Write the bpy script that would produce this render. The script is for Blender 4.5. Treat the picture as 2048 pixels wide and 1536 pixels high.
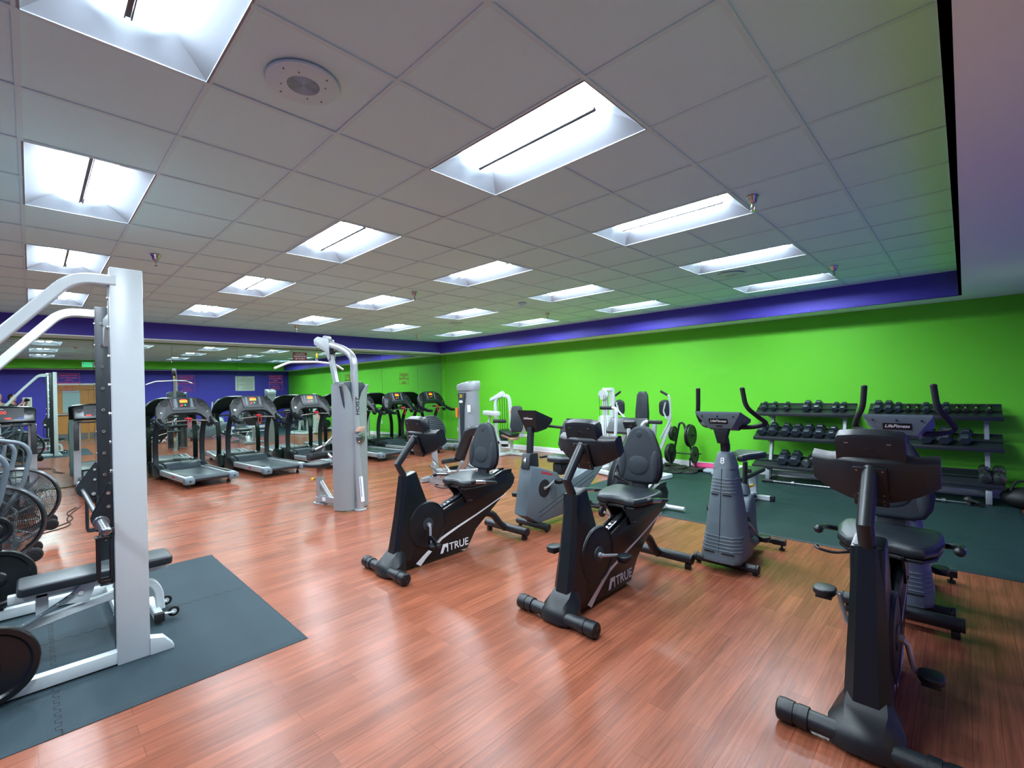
import bpy, bmesh, math, random
from mathutils import Vector, Matrix, Euler
random.seed(7)
for _o in list(bpy.data.objects): bpy.data.objects.remove(_o)
SC = bpy.context.scene
COL = SC.collection
PI = math.pi
# ---------------------------------------------------------------- camera
CAM_H, YAW, ROLL = 1.616, 0.7755, -0.022
_F = Vector((-math.sin(YAW), math.cos(YAW), 0))
_R0 = Vector((math.cos(YAW), math.sin(YAW), 0)); _U0 = Vector((0, 0, 1))
_R = _R0*math.cos(ROLL) + _U0*math.sin(ROLL)
_U = -_R0*math.sin(ROLL) + _U0*math.cos(ROLL)
cd = bpy.data.cameras.new('camera'); cam = bpy.data.objects.new('camera', cd); COL.objects.link(cam)
cd.sensor_width = 36; cd.sensor_fit = 'HORIZONTAL'; cd.lens = 934/2048*36
cd.shift_x = 10/2048; cd.shift_y = 9.5/2048; cd.clip_start = 0.02; cd.clip_end = 200
cam.matrix_world = Matrix(((_R.x, _U.x, -_F.x, 0), (_R.y, _U.y, -_F.y, 0), (_R.z, _U.z, -_F.z, CAM_H), (0, 0, 0, 1)))
SC.camera = cam
# ---------------------------------------------------------------- world and exposure
W = bpy.data.worlds.new('world'); SC.world = W; W.use_nodes = True
W.node_tree.nodes['Background'].inputs[0].default_value = (0.75, 0.8, 0.85, 1)
W.node_tree.nodes['Background'].inputs[1].default_value = 0.05
SC.view_settings.view_transform = 'Standard'; SC.view_settings.look = 'None'
SC.view_settings.gamma = 1.0; SC.view_settings.use_curve_mapping = False
SC.view_settings.exposure = 2.42
LAMP = 17.0          # strength of the fluorescent lenses in the ceiling troffers
# ---------------------------------------------------------------- materials
def lin(c):
    return tuple(((x/255)/12.92 if x/255 <= .04045 else ((x/255+.055)/1.055)**2.4) for x in c) + (1.0,)
MATS = {}
def mat(name, rgb, rough=.5, metal=0., bump=0., bscale=200., var=0., vscale=8., coat=0., spec=.5, emit=None, estr=0.):
    if name in MATS: return MATS[name]
    m = bpy.data.materials.new(name); m.use_nodes = True
    nt = m.node_tree; b = nt.nodes['Principled BSDF']
    c = lin(rgb)
    b.inputs['Base Color'].default_value = c
    b.inputs['Roughness'].default_value = rough; b.inputs['Metallic'].default_value = metal
    b.inputs['Coat Weight'].default_value = coat; b.inputs['Specular IOR Level'].default_value = spec
    tc = nt.nodes.new('ShaderNodeTexCoord')
    if var > 0:
        n = nt.nodes.new('ShaderNodeTexNoise'); n.inputs['Scale'].default_value = vscale; n.inputs['Detail'].default_value = 5
        nt.links.new(tc.outputs['Object'], n.inputs['Vector'])
        r = nt.nodes.new('ShaderNodeMapRange'); r.inputs[3].default_value = 1-var; r.inputs[4].default_value = 1+var
        nt.links.new(n.outputs['Fac'], r.inputs[0])
        mx = nt.nodes.new('ShaderNodeVectorMath'); mx.operation = 'SCALE'; mx.inputs[0].default_value = c[:3]
        nt.links.new(r.outputs[0], mx.inputs['Scale']); nt.links.new(mx.outputs[0], b.inputs['Base Color'])
        r2 = nt.nodes.new('ShaderNodeMapRange'); r2.inputs[3].default_value = max(rough-.08, .02); r2.inputs[4].default_value = rough+.08
        nt.links.new(n.outputs['Fac'], r2.inputs[0]); nt.links.new(r2.outputs[0], b.inputs['Roughness'])
    if bump > 0:
        n = nt.nodes.new('ShaderNodeTexNoise'); n.inputs['Scale'].default_value = bscale; n.inputs['Detail'].default_value = 3
        nt.links.new(tc.outputs['Object'], n.inputs['Vector'])
        bp = nt.nodes.new('ShaderNodeBump'); bp.inputs['Strength'].default_value = bump; bp.inputs['Distance'].default_value = .002
        nt.links.new(n.outputs['Fac'], bp.inputs['Height']); nt.links.new(bp.outputs[0], b.inputs['Normal'])
    if emit:
        b.inputs['Emission Color'].default_value = lin(emit); b.inputs['Emission Strength'].default_value = estr
    MATS[name] = m
    return m

def floor_mat():
    m = bpy.data.materials.new('wood_laminate'); m.use_nodes = True; nt = m.node_tree; L = nt.links.new
    b = nt.nodes['Principled BSDF']; N = nt.nodes.new
    tc = N('ShaderNodeTexCoord'); mp = N('ShaderNodeMapping'); mp.inputs['Rotation'].default_value = (0, 0, PI/2)
    L(tc.outputs['Object'], mp.inputs['Vector'])
    br = N('ShaderNodeTexBrick'); br.offset = .37; br.inputs['Scale'].default_value = 1.0
    br.inputs['Brick Width'].default_value = .92; br.inputs['Row Height'].default_value = .098
    br.inputs['Mortar Size'].default_value = .0012; br.inputs['Mortar Smooth'].default_value = .1; br.inputs['Bias'].default_value = 0
    br.inputs['Color1'].default_value = lin((124, 70, 50)); br.inputs['Color2'].default_value = lin((142, 83, 61)); br.inputs['Mortar'].default_value = lin((98, 54, 40))
    L(mp.outputs[0], br.inputs['Vector'])
    # long grain
    mg = N('ShaderNodeMapping'); mg.inputs['Scale'].default_value = (70, 2.2, 1); L(tc.outputs['Object'], mg.inputs['Vector'])
    g = N('ShaderNodeTexNoise'); g.inputs['Scale'].default_value = 1.0; g.inputs['Detail'].default_value = 6; g.inputs['Roughness'].default_value = .65; L(mg.outputs[0], g.inputs['Vector'])
    mg2 = N('ShaderNodeMapping'); mg2.inputs['Scale'].default_value = (14, 1.6, 1); L(tc.outputs['Object'], mg2.inputs['Vector'])
    g2 = N('ShaderNodeTexNoise'); g2.inputs['Scale'].default_value = 1.0; g2.inputs['Detail'].default_value = 4; L(mg2.outputs[0], g2.inputs['Vector'])
    cr = N('ShaderNodeMapRange'); cr.inputs[1].default_value = .3; cr.inputs[2].default_value = .7; cr.inputs[3].default_value = .66; cr.inputs[4].default_value = 1.28; L(g.outputs['Fac'], cr.inputs[0])
    cr2 = N('ShaderNodeMapRange'); cr2.inputs[1].default_value = .3; cr2.inputs[2].default_value = .7; cr2.inputs[3].default_value = .86; cr2.inputs[4].default_value = 1.14; L(g2.outputs['Fac'], cr2.inputs[0])
    mu = N('ShaderNodeMath'); mu.operation = 'MULTIPLY'; L(cr.outputs[0], mu.inputs[0]); L(cr2.outputs[0], mu.inputs[1])
    sc = N('ShaderNodeVectorMath'); sc.operation = 'SCALE'; L(br.outputs['Color'], sc.inputs[0]); L(mu.outputs[0], sc.inputs['Scale']); L(sc.outputs[0], b.inputs['Base Color'])
    # roughness and the slight waviness that breaks the reflections up
    w = N('ShaderNodeTexNoise'); w.inputs['Scale'].default_value = 1.3; w.inputs['Detail'].default_value = 2; L(tc.outputs['Object'], w.inputs['Vector'])
    rr = N('ShaderNodeMapRange'); rr.inputs[3].default_value = .2; rr.inputs[4].default_value = .3; L(w.outputs['Fac'], rr.inputs[0]); L(rr.outputs[0], b.inputs['Roughness'])
    b.inputs['Specular IOR Level'].default_value = .26
    b1 = N('ShaderNodeBump'); b1.inputs['Strength'].default_value = .5; b1.inputs['Distance'].default_value = .002; L(g.outputs['Fac'], b1.inputs['Height'])
    w2 = N('ShaderNodeTexNoise'); w2.inputs['Scale'].default_value = 3.0; w2.inputs['Detail'].default_value = 3; L(tc.outputs['Object'], w2.inputs['Vector'])
    b2 = N('ShaderNodeBump'); b2.inputs['Strength'].default_value = .3; b2.inputs['Distance'].default_value = .006; L(w2.outputs['Fac'], b2.inputs['Height']); L(b1.outputs[0], b2.inputs['Normal'])
    L(b2.outputs[0], b.inputs['Normal'])
    return m

def plate_text_mat():
    pass
M = dict(
 floor=floor_mat(),
 tile=mat('ceiling_tile', (205, 249, 252), .95, bump=.5, bscale=260, var=.03, vscale=120),
 tbar=mat('ceiling_grid', (200, 238, 242), .6),
 green=mat('green_paint', (98, 200, 36), .62, bump=.12, bscale=90),
 purple=mat('purple_paint', (66, 56, 172), .6, bump=.12, bscale=90),
 white_paint=mat('white_soffit_paint', (232, 248, 240), .8),
 trim=mat('white_trim', (228, 228, 230), .35),
 mirror=mat('mirror_glass', (205, 222, 212), .0, 1.0),
 mirror_edge=mat('mirror_edge', (60, 90, 80), .2),
 troffer=mat('troffer_enamel', (132, 138, 146), .5),
 lens=mat('fluorescent_lens', (255, 255, 255), .5, emit=(228, 243, 255), estr=LAMP),
 chrome=mat('chrome', (205, 208, 210), .12, 1.0),
 steel=mat('brushed_steel', (150, 153, 156), .3, 1.0),
 blk=mat('black_plastic', (17, 23, 27), .38, bump=.25, bscale=500, var=.1),
 blkgloss=mat('black_gloss_paint', (12, 21, 24), .3),
 blkmetal=mat('black_powder_coat', (28, 34, 38), .38, bump=.15, bscale=400),
 dkgrey=mat('dark_grey_plastic', (42, 52, 58), .4, bump=.2, bscale=500),
 vinyl=mat('black_vinyl', (30, 38, 43), .36, bump=.3, bscale=320, var=.12),
 fabric=mat('grey_black_fabric', (40, 49, 56), .8, bump=.6, bscale=700, var=.15),
 rubber=mat('rubber_mat', (46, 60, 66), .62, bump=.5, bscale=420, var=.14, vscale=3, spec=.15),
 rubber2=mat('green_black_rubber', (30, 52, 52), .5, bump=.5, bscale=420, var=.14, vscale=3, spec=.2),
 rubblk=mat('black_rubber', (20, 21, 22), .6),
 silver=mat('silver_powder_coat', (150, 157, 160), .36, .35, bump=.08, bscale=500),
 silver2=mat('silver_paint', (172, 177, 180), .3, .5),
 lfgrey=mat('bike_grey_plastic', (94, 108, 116), .42, bump=.2, bscale=500, var=.05),
 white=mat('white_powder_coat', (194, 203, 204), .32, var=.02),
 whitep=mat('white_plastic', (230, 231, 230), .45),
 foam=mat('black_foam_grip', (30, 33, 36), .75, bump=.5, bscale=300),
 red=mat('red_plastic', (190, 24, 42), .4),
 yellow=mat('yellow_plastic', (235, 190, 20), .4),
 orange_led=mat('amber_display', (255, 150, 20), .4, emit=(255, 140, 10), estr=.13),
 red_led=mat('red_display', (255, 40, 30), .4, emit=(255, 40, 30), estr=.17),
 green_led=mat('green_button', (40, 200, 120), .4, emit=(40, 220, 120), estr=.12),
 label=mat('white_label', (225, 228, 230), .5),
 ltext=mat('white_lettering', (228, 230, 232), .5),
 dktext=mat('dark_lettering', (30, 34, 44), .5),
 redtext=mat('red_lettering', (150, 26, 60), .6),
 orange=mat('orange_label', (225, 120, 40), .5),
 blue=mat('blue_mark', (40, 70, 160), .5),
 iron=mat('cast_iron_plate', (42, 44, 43), .45, .3, bump=.4, bscale=150),
 ironblk=mat('black_enamel_plate', (18, 21, 23), .25, bump=.2, bscale=150),
 bar=mat('louvre_grey', (104, 110, 117), .5), spk=mat('speaker_white', (196, 232, 238), .5),
 hexr=mat('hex_rubber', (44, 53, 62), .32, bump=.2, bscale=200), dsteel=mat('dark_steel', (92, 98, 102), .28, .9),
 pink=mat('pink_foam', (214, 60, 120), .6),
 ballgrey=mat('grey_dome_rubber', (150, 158, 170), .45),
 oak=mat('oak_door', (176, 118, 58), .45, bump=.2, bscale=60, var=.18, vscale=5),
 doorglass=mat('door_glass', (150, 176, 178), .1),
 paper=mat('printed_paper', (222, 226, 214), .7),
 exitgreen=mat('exit_sign_face', (60, 220, 160), .5, emit=(40, 230, 150), estr=.24),
 skin=mat('skin', (196, 142, 118), .5), hair=mat('dark_hair', (36, 28, 24), .7), navy=mat('navy_cloth', (34, 40, 52), .8), greyc=mat('grey_shirt', (120, 128, 132), .8), jeans=mat('dark_jeans', (40, 46, 62), .85),
 cream=mat('tan_board', (176, 140, 120), .5),
)
# ---------------------------------------------------------------- mesh builder
def basis(d):
    d = Vector(d).normalized(); a = Vector((0, 0, 1)) if abs(d.z) < .95 else Vector((1, 0, 0))
    x = d.cross(a).normalized(); y = d.cross(x).normalized()
    return x, y, d
class B:
    def __init__(s): s.bm = bmesh.new(); s.M = Matrix.Identity(4)
    def merge(s, b2, mi=0, R=None):
        if R is not None: b2.transform(R)
        b2.transform(s.M)
        for f in b2.faces: f.material_index = mi
        me = bpy.data.meshes.new('t'); b2.to_mesh(me); b2.free(); s.bm.from_mesh(me); bpy.data.meshes.remove(me)
        return s
    def box(s, c, d, bev=0, rot=(0, 0, 0), mi=0, seg=2):
        b = bmesh.new(); bmesh.ops.create_cube(b, size=1); b.transform(Matrix.Diagonal((d[0], d[1], d[2], 1)))
        if bev > 0: bmesh.ops.bevel(b, geom=list(b.edges), offset=min(bev, min(d)*.48), segments=seg, affect='EDGES', profile=.5)
        return s.merge(b, mi, Matrix.Translation(c) @ Euler(rot).to_matrix().to_4x4())
    def cyl(s, p0, p1, r, r2=None, n=20, bev=0, mi=0):
        p0 = Vector(p0); p1 = Vector(p1); x, y, d = basis(p1-p0); r2 = r if r2 is None else r2
        prof = [(0, 0), (r, 0), (r2, (p1-p0).length), (0, (p1-p0).length)]
        if bev > 0:
            L = (p1-p0).length; prof = [(0, 0), (r-bev, 0), (r-bev*.3, bev*.3), (r, bev), (r2, L-bev), (r2-bev*.3, L-bev*.3), (r2-bev, L), (0, L)]
        return s.lathe(prof, p0, d, n, mi)
    def lathe(s, prof, c=(0, 0, 0), axis=(0, 0, 1), n=24, mi=0, sx=1., sy=1.):
        c = Vector(c); x, y, d = basis(axis); b = bmesh.new(); rings = []
        for r, h in prof:
            if r < 1e-6: rings.append([b.verts.new(c+d*h)])
            else: rings.append([b.verts.new(c+d*h+x*(r*sx*math.cos(2*PI*k/n))+y*(r*sy*math.sin(2*PI*k/n))) for k in range(n)])
        for a, e in zip(rings, rings[1:]):
            for k in range(n):
                k2 = (k+1) % n
                try:
                    if len(a) == 1 and len(e) == 1: continue
                    if len(a) == 1: b.faces.new((a[0], e[k], e[k2]))
                    elif len(e) == 1: b.faces.new((a[k], a[k2], e[0]))
                    else: b.faces.new((a[k], a[k2], e[k2], e[k]))
                except ValueError: pass
        bmesh.ops.recalc_face_normals(b, faces=b.faces)
        return s.merge(b, mi)
    def torus(s, c, R, r, axis=(0, 0, 1), n=32, k=8, mi=0, a0=0, a1=2*PI):
        x, y, d = basis(axis); c = Vector(c); full = abs(a1-a0-2*PI) < 1e-6
        pts = [c+x*(R*math.cos(a0+(a1-a0)*i/n))+y*(R*math.sin(a0+(a1-a0)*i/n)) for i in range(n if full else n+1)]
        return s.tube(pts, r, n=k, closed=full, mi=mi)
    def tube(s, pts, r, n=10, fillet=0, closed=False, mi=0, wh=None, up=None, fs=5, caps=True, rr=None):
        P = [Vector(p) for p in pts]
        if fillet > 0:
            Q = [P[0]]
            for i in range(1, len(P)-1):
                a = (P[i-1]-P[i]); c = (P[i+1]-P[i]); f = min(fillet, a.length*.49, c.length*.49)
                a = P[i]+a.normalized()*f; c = P[i]+c.normalized()*f
                for k in range(fs+1):
                    t = k/fs; Q.append(a*(1-t)**2+P[i]*2*t*(1-t)+c*t*t)
            Q.append(P[-1]); P = Q
        m = len(P); b = bmesh.new(); rings = []
        T = []
        for i in range(m):
            if closed: t = P[(i+1) % m]-P[i-1]
            else: t = P[min(i+1, m-1)]-P[max(i-1, 0)]
            T.append(t.normalized())
        if up is not None: nx = T[0].cross(Vector(up)).normalized()
        else: nx = basis(T[0])[0]
        for i in range(m):
            nx = (nx - T[i]*nx.dot(T[i])).normalized()
            if up is not None:
                q = T[i].cross(Vector(up))
                if q.length > .05: nx = q.normalized()
            ny = nx.cross(T[i]).normalized()
            # widen at mitres
            if wh:
                w, h = wh[0]/2, wh[1]/2; bv = min(w, h)*.22
                sh = [(-w+bv, -h), (w-bv, -h), (w, -h+bv), (w, h-bv), (w-bv, h), (-w+bv, h), (-w, h-bv), (-w, -h+bv)]
                rings.append([b.verts.new(P[i]+nx*u+ny*v) for u, v in sh])
            else:
                q = rr[i] if rr and i < len(rr) else r
                rings.append([b.verts.new(P[i]+nx*(q*math.cos(2*PI*k/n))+ny*(q*math.sin(2*PI*k/n))) for k in range(n)])
        K = len(rings[0])
        for i in range(m if closed else m-1):
            a, e = rings[i], rings[(i+1) % m]
            for k in range(K):
                b.faces.new((a[k], a[(k+1) % K], e[(k+1) % K], e[k]))
        if not closed and caps: b.faces.new(rings[0][::-1]); b.faces.new(rings[-1])
        bmesh.ops.recalc_face_normals(b, faces=b.faces)
        return s.merge(b, mi)
    def prism(s, pts, a, b_, plane='yz', bev=0, mi=0, seg=2):
        b = bmesh.new()
        def P(u, v, w):
            return (w, u, v) if plane == 'yz' else ((u, w, v) if plane == 'xz' else (u, v, w))
        v0 = [b.verts.new(P(u, v, a)) for u, v in pts]; f = b.faces.new(v0)
        r = bmesh.ops.extrude_face_region(b, geom=[f]); 
        dv = Vector(P(0, 0, b_-a))
        bmesh.ops.translate(b, vec=dv, verts=[g for g in r['geom'] if isinstance(g, bmesh.types.BMVert)])
        bmesh.ops.recalc_face_normals(b, faces=b.faces)
        if bev > 0:
            cap = [e for e in b.edges if len(e.link_faces) == 2 and (any(len(q.verts) == len(pts) and len(pts) > 4 for q in e.link_faces) or len(pts) <= 4)]
            bmesh.ops.bevel(b, geom=cap, offset=bev, segments=seg, affect='EDGES', profile=.5)
        return s.merge(b, mi)
    def loft(s, secs, mi=0, caps=True, closed=True):
        b = bmesh.new(); R = [[b.verts.new(p) for p in q] for q in secs]
        for a, e in zip(R, R[1:]):
            K = len(a)
            for k in range(K if closed else K-1):
                b.faces.new((a[k], a[(k+1) % K], e[(k+1) % K], e[k]))
        if caps: b.faces.new(R[0][::-1]); b.faces.new(R[-1])
        bmesh.ops.recalc_face_normals(b, faces=b.faces)
        return s.merge(b, mi)
    def ell(s, c, r, rot=(0, 0, 0), n=20, m=12, mi=0):
        b = bmesh.new(); bmesh.ops.create_uvsphere(b, u_segments=n, v_segments=m, radius=1)
        b.transform(Matrix.Diagonal((r[0], r[1], r[2], 1)))
        return s.merge(b, mi, Matrix.Translation(c) @ Euler(rot).to_matrix().to_4x4())
    def pad(s, pts, t, bev, mat4, mi=0, seg=3, dome=0):
        # upholstered cushion: outline pts in local xy, thickness t along z, rounded edges
        b = bmesh.new(); v0 = [b.verts.new((u, v, 0)) for u, v in pts]; f = b.faces.new(v0)
        r = bmesh.ops.extrude_face_region(b, geom=[f])
        bmesh.ops.translate(b, vec=(0, 0, t), verts=[g for g in r['geom'] if isinstance(g, bmesh.types.BMVert)])
        bmesh.ops.recalc_face_normals(b, faces=b.faces)
        cap = [e for e in b.edges if abs(e.verts[0].co.z-e.verts[1].co.z) < 1e-6]
        bmesh.ops.bevel(b, geom=cap, offset=bev, segments=seg, affect='EDGES', profile=.5)
        return s.merge(b, mi, mat4)
    def text(s, body, size, mat4, mi=0, ext=.0006, align='CENTER', shear=0, bold=0):
        cu = bpy.data.curves.new('txt', 'FONT'); cu.body = body; cu.size = size; cu.extrude = ext; cu.align_x = align; cu.align_y = 'CENTER'
        cu.shear = shear; cu.offset = bold; cu.resolution_u = 3
        ob = bpy.data.objects.new('txt', cu); COL.objects.link(ob); bpy.context.view_layer.update()
        me = bpy.data.meshes.new_from_object(ob); b = bmesh.new(); b.from_mesh(me)
        bpy.data.objects.remove(ob); bpy.data.curves.remove(cu); bpy.data.meshes.remove(me)
        return s.merge(b, mi, mat4)
    def build(s, name, mats, parent=None, smooth=35, **tags):
        me = bpy.data.meshes.new(name); 
        if smooth:
            for f in s.bm.faces: f.smooth = True
            lim = math.radians(smooth)
            for e in s.bm.edges:
                if len(e.link_faces) == 2 and e.calc_face_angle(0) > lim: e.smooth = False
        s.bm.to_mesh(me); s.bm.free()
        for m in (mats if isinstance(mats, (list, tuple)) else [mats]): me.materials.append(M[m] if isinstance(m, str) else m)
        o = bpy.data.objects.new(name, me); COL.objects.link(o)
        if parent: o.parent = parent
        for k, v in tags.items(): o[k] = v
        return o
def empty(name, loc, label, cat, rz=0, group=None):
    o = bpy.data.objects.new(name, None); COL.objects.link(o); o.location = loc; o.rotation_euler = (0, 0, rz)
    o.empty_display_size = .1; o['label'] = label; o['category'] = cat
    if group: o['group'] = group
    return o
def clone(root, loc=None, rz=None, label=None, group=None, skip=()):
    r = root.copy(); COL.objects.link(r)
    if loc is not None: r.location = loc
    if rz is not None: r.rotation_euler = (0, 0, rz)
    if label: r['label'] = label
    if group: r['group'] = group
    for ch in list(root.children):
        if ch.name.split('.')[0] in skip: continue
        c = ch.copy(); COL.objects.link(c); c.parent = r
        for g in list(ch.children):
            d = g.copy(); COL.objects.link(d); d.parent = c
    return r
def TM(loc, rx=0, ry=0, rz=0): return Matrix.Translation(loc) @ Euler((rx, ry, rz)).to_matrix().to_4x4()
def rrect(w, h, r, n=4, cx=0, cy=0):
    o = []
    for sx, sy, a in ((1, 1, 0), (-1, 1, PI/2), (-1, -1, PI), (1, -1, 3*PI/2)):
        for k in range(n+1):
            t = a+PI/2*k/n; o.append((cx+sx*(w/2-r)+r*math.cos(t), cy+sy*(h/2-r)+r*math.sin(t)))
    return o
def circ(r, n=24, cx=0, cy=0, ry=None): return [(cx+r*math.cos(2*PI*k/n), cy+(ry or r)*math.sin(2*PI*k/n)) for k in range(n)]
# ================================================================ THE ROOM
T_ = 0.6096; HC, HS = 3.036, 2.704          # tile, ceiling height, soffit height
XE, XF, XM, XR = -0.04, -11.11, -11.67, 0.8
YF, YW, YB = 8.51, 9.03, -4.4
def ci(i): return -(i+3.0133)*T_
def cj(j): return (j+1.97)*T_
def struct(o): o['kind'] = 'structure'; return o
b = B(); b.box(((XM+XR)/2-.05, (YW+YB)/2, -.05), (XR-XM+.5, YW-YB+.4, .1)); struct(b.build('floor', 'floor', smooth=0))
LIGHTS = [(i, j) for j in (-1.5, 1.5, 4.5, 7.5, 10.5, -4.5) for i in (0, 4, 8, 12)]
LIGHTS = [(i, j) for i, j in LIGHTS if cj(j) > YB+.5]
# ceiling: tiles with holes for the troffers, plus the T-bar grid
b = B(); jl = -6
xs = [XE]+[ci(i) for i in range(-2, 16) if ci(i) > XF]+[XF]
ys = [YB]+[cj(j) for j in range(-9, 13) if YB < cj(j) < YF]+[YF]
holes = set()
for i, j in LIGHTS:
    for ii in (i-.5, i+.5): holes.add((round(ci(ii), 2), round(cj(j), 2)))
for k in range(len(xs)-1):
    for l in range(len(ys)-1):
        x1, x0 = xs[k], xs[k+1]; y0, y1 = ys[l], ys[l+1]
        if (round((x0+x1)/2, 2), round((y0+y1)/2, 2)) in holes: continue
        if x1-x0 < .03 or y1-y0 < .03: continue
        dz = random.uniform(0, .002)
        b.box(((x0+x1)/2, (y0+y1)/2, HC+.014+dz), (x1-x0-.004, y1-y0-.004, .016))
def bar_x(x):            # bars running along Y, interrupted where a troffer sits
    cuts = sorted((cj(j)-.3, cj(j)+.3) for i, j in LIGHTS if abs(ci(i)-x) < .1); y = YB
    for c0, c1 in cuts+[(YF, YF)]:
        if c0 > y:
            b.box((x, (y+c0)/2, HC+.003), (.024, c0-y, .006), mi=1); b.box((x, (y+c0)/2, HC+.022), (.003, c0-y, .04), mi=1)
        y = c1
for x in xs: bar_x(x)
for y in ys: b.box(((XF+XE)/2, y, HC+.0035), (XE-XF, .024, .005), mi=1)
b.box(((XF+XE)/2, (YB+YF)/2, HC+.45), (XE-XF+.2, YF-YB+.2, .05))
struct(b.build('ceiling', ['tile', 'tbar'], smooth=0))
# walls
th = .12
b = B(); b.box(((XM+XR)/2, YW+th/2, 1.5), (XR-XM+2*th, th, 3.4)); struct(b.build('wall_back', 'green', smooth=0))
b = B(); b.box((XM-.02-th/2, (YW+YB)/2, 1.5), (th, YW-YB, 3.4)); struct(b.build('wall_left', 'green', smooth=0))
b = B()
DY0, DY1, DH = .62, 2.52, 2.13
b.box((XR+th/2, (YB+DY0)/2, 1.5), (th, DY0-YB, 3.4)); b.box((XR+th/2, (YW+DY1)/2, 1.5), (th, YW-DY1, 3.4)); b.box((XR+th/2, (DY0+DY1)/2, (DH+3.2)/2), (th, DY1-DY0, 3.2-DH))
struct(b.build('wall_right', 'purple', smooth=0))
b = B(); b.box(((XM+XR)/2, YB-th/2, 1.5), (XR-XM+2*th, th, 3.4)); struct(b.build('wall_front', 'purple', smooth=0))
# dropped soffit: purple faces over mirror wall and green wall, green face over the right wall, white undersides
t = .03
b = B(); b.box((XF-t/2, (YB+YF)/2, (HS+HC+.4)/2), (t, YF-YB, HC+.4-HS)); struct(b.build('trim_1', 'purple', smooth=0))
b = B(); b.box(((XF+XE)/2, YF+t/2, (HS+HC+.4)/2), (XE-XF, t, HC+.4-HS)); struct(b.build('trim_2', 'purple', smooth=0))
b = B(); b.box((XE+t/2, (YB+YF)/2, (HS+HC+.4)/2), (t, YF-YB, HC+.4-HS)); struct(b.build('trim_3', 'green', smooth=0))
b = B()
b.box(((XM+XF)/2, (YB+YW)/2, HS+.01), (XF-XM+.02, YW-YB, .02)); b.box(((XF+XE)/2, (YF+YW)/2, HS+.01), (XE-XF, YW-YF, .02)); b.box(((XE+XR)/2, (YB+YW)/2, HS+.01), (XR-XE, YW-YB, .02))
struct(b.build('trim_4', 'white_paint', smooth=0))
# baseboards
def bb(name, p0, p1, nrm):
    b = B(); p0 = Vector(p0); p1 = Vector(p1); c = (p0+p1)/2; L = (p1-p0).length
    if abs(nrm[1]): b.box((c.x, c.y+nrm[1]*.007, .065), (L, .014, .13), .004); b.box((c.x, c.y+nrm[1]*.011, .012), (L, .02, .024), .004)
    else: b.box((c.x+nrm[0]*.007, c.y, .065), (.014, L, .13), .004)
    struct(b.build(name, 'trim'))
bb('baseboard_back', (XM, YW, 0), (XR, YW, 0), (0, -1)); bb('baseboard_right', (XR, DY1+.06, 0), (XR, YW, 0), (-1, 0)); bb('baseboard_front', (XR, YB, 0), (XR, DY0-.06, 0), (-1, 0))
# pilaster strip between mirror and green wall
b = B(); b.box((XM+.05, YW-.02, 1.35), (.14, .04, 2.7), .003); struct(b.build('trim_5', 'green', smooth=0))
# double door behind the camera, seen in the mirror
b = B()
b.box((XR-.005, DY0-.03, DH/2), (.03, .06, DH+.06), .003); b.box((XR-.005, DY1+.03, DH/2), (.03, .06, DH+.06), .003); b.box((XR-.005, (DY0+DY1)/2, DH+.03), (.03, DY1-DY0, .06), .003)
struct(b.build('trim_6', 'trim'))
for k, (y0, y1) in enumerate(((DY0+.01, 1.565), (1.575, DY1-.01))):
    b = B(); yc = (y0+y1)/2; w = y1-y0
    b.box((XR+.03, yc, .55), (.045, w, 1.09)); b.box((XR+.03, yc, 2.03), (.045, w, .18)); 
    b.box((XR+.03, y0+.11, 1.52), (.045, .22, .86)); b.box((XR+.03, y1-.11, 1.52), (.045, .22, .86))
    d = struct(b.build('door_%d' % (k+1), 'oak', smooth=0))
    g = B(); g.box((XR+.03, yc, 1.52), (.01, w-.44, .86)); 
    for q in range(22): g.box((XR+.045, yc, 1.12+q*.038), (.004, w-.46, .03), rot=(0, .5, 0), mi=1)
    g.build('door_glass', ['doorglass', 'whitep'], d, smooth=0)
    g = B(); g.tube([(XR-.045, y0+.08, 1.03), (XR-.045, y1-.08, 1.03)], 0, wh=(.035, .05), up=(0, 0, 1)); 
    for yy in (y0+.08, y1-.08): g.box((XR-.02, yy, 1.03), (.06, .06, .07), .005)
    g.build('door_push_bar', 'silver2', d)
    g = B(); g.box((XR+.004, yc, .17), (.004, w-.04, .26)); g.build('door_kick_plate', 'steel', d, smooth=0)
# ---- mirror panels on the left wall
seams = [YB, -2.83, -1.61, -.39, .83, 2.05, 3.26, 4.47, 5.68, 6.9, 8.1, YW-.045]
mir_lab = ['mirror panel at the far left end of the mirror wall, out past the older treadmills', 'mirror panel left of the person with the camera in the reflection', 'mirror panel reflecting the people behind the camera', 'mirror panel behind the older treadmill at the left frame edge',
 'mirror panel behind the older treadmill next to the white rack column', 'mirror panel behind the treadmill nearest the white rack column', 'mirror panel behind the second treadmill, reflecting the purple wall and a notice',
 'mirror panel behind the third treadmill, small red sign at its top', 'mirror panel directly behind the silver pulldown tower', 'mirror panel between the pulldown tower and the fifth treadmill', 'mirror panel behind the corner treadmill, second from the green wall']
rnd = random.Random(3)
for k in range(len(seams)-1):
    y0, y1 = seams[k]+.0015, seams[k+1]-.0015
    b = B(); b.box((0, 0, 0), (.006, y1-y0, HS-.03), .0012, seg=1)
    o = b.build('wall_mirror', 'mirror', smooth=0); o.location = (XM+.005, (y0+y1)/2, (HS-.03)/2+.012); o.rotation_euler = (0, rnd.uniform(-.0006, .0006), rnd.uniform(-.0012, .0012))
    o['label'] = mir_lab[k] if k < len(mir_lab) else 'narrow mirror panel next to the green wall corner'; o['category'] = 'mirror'; o['group'] = 'mirror panels on the left wall'
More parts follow.
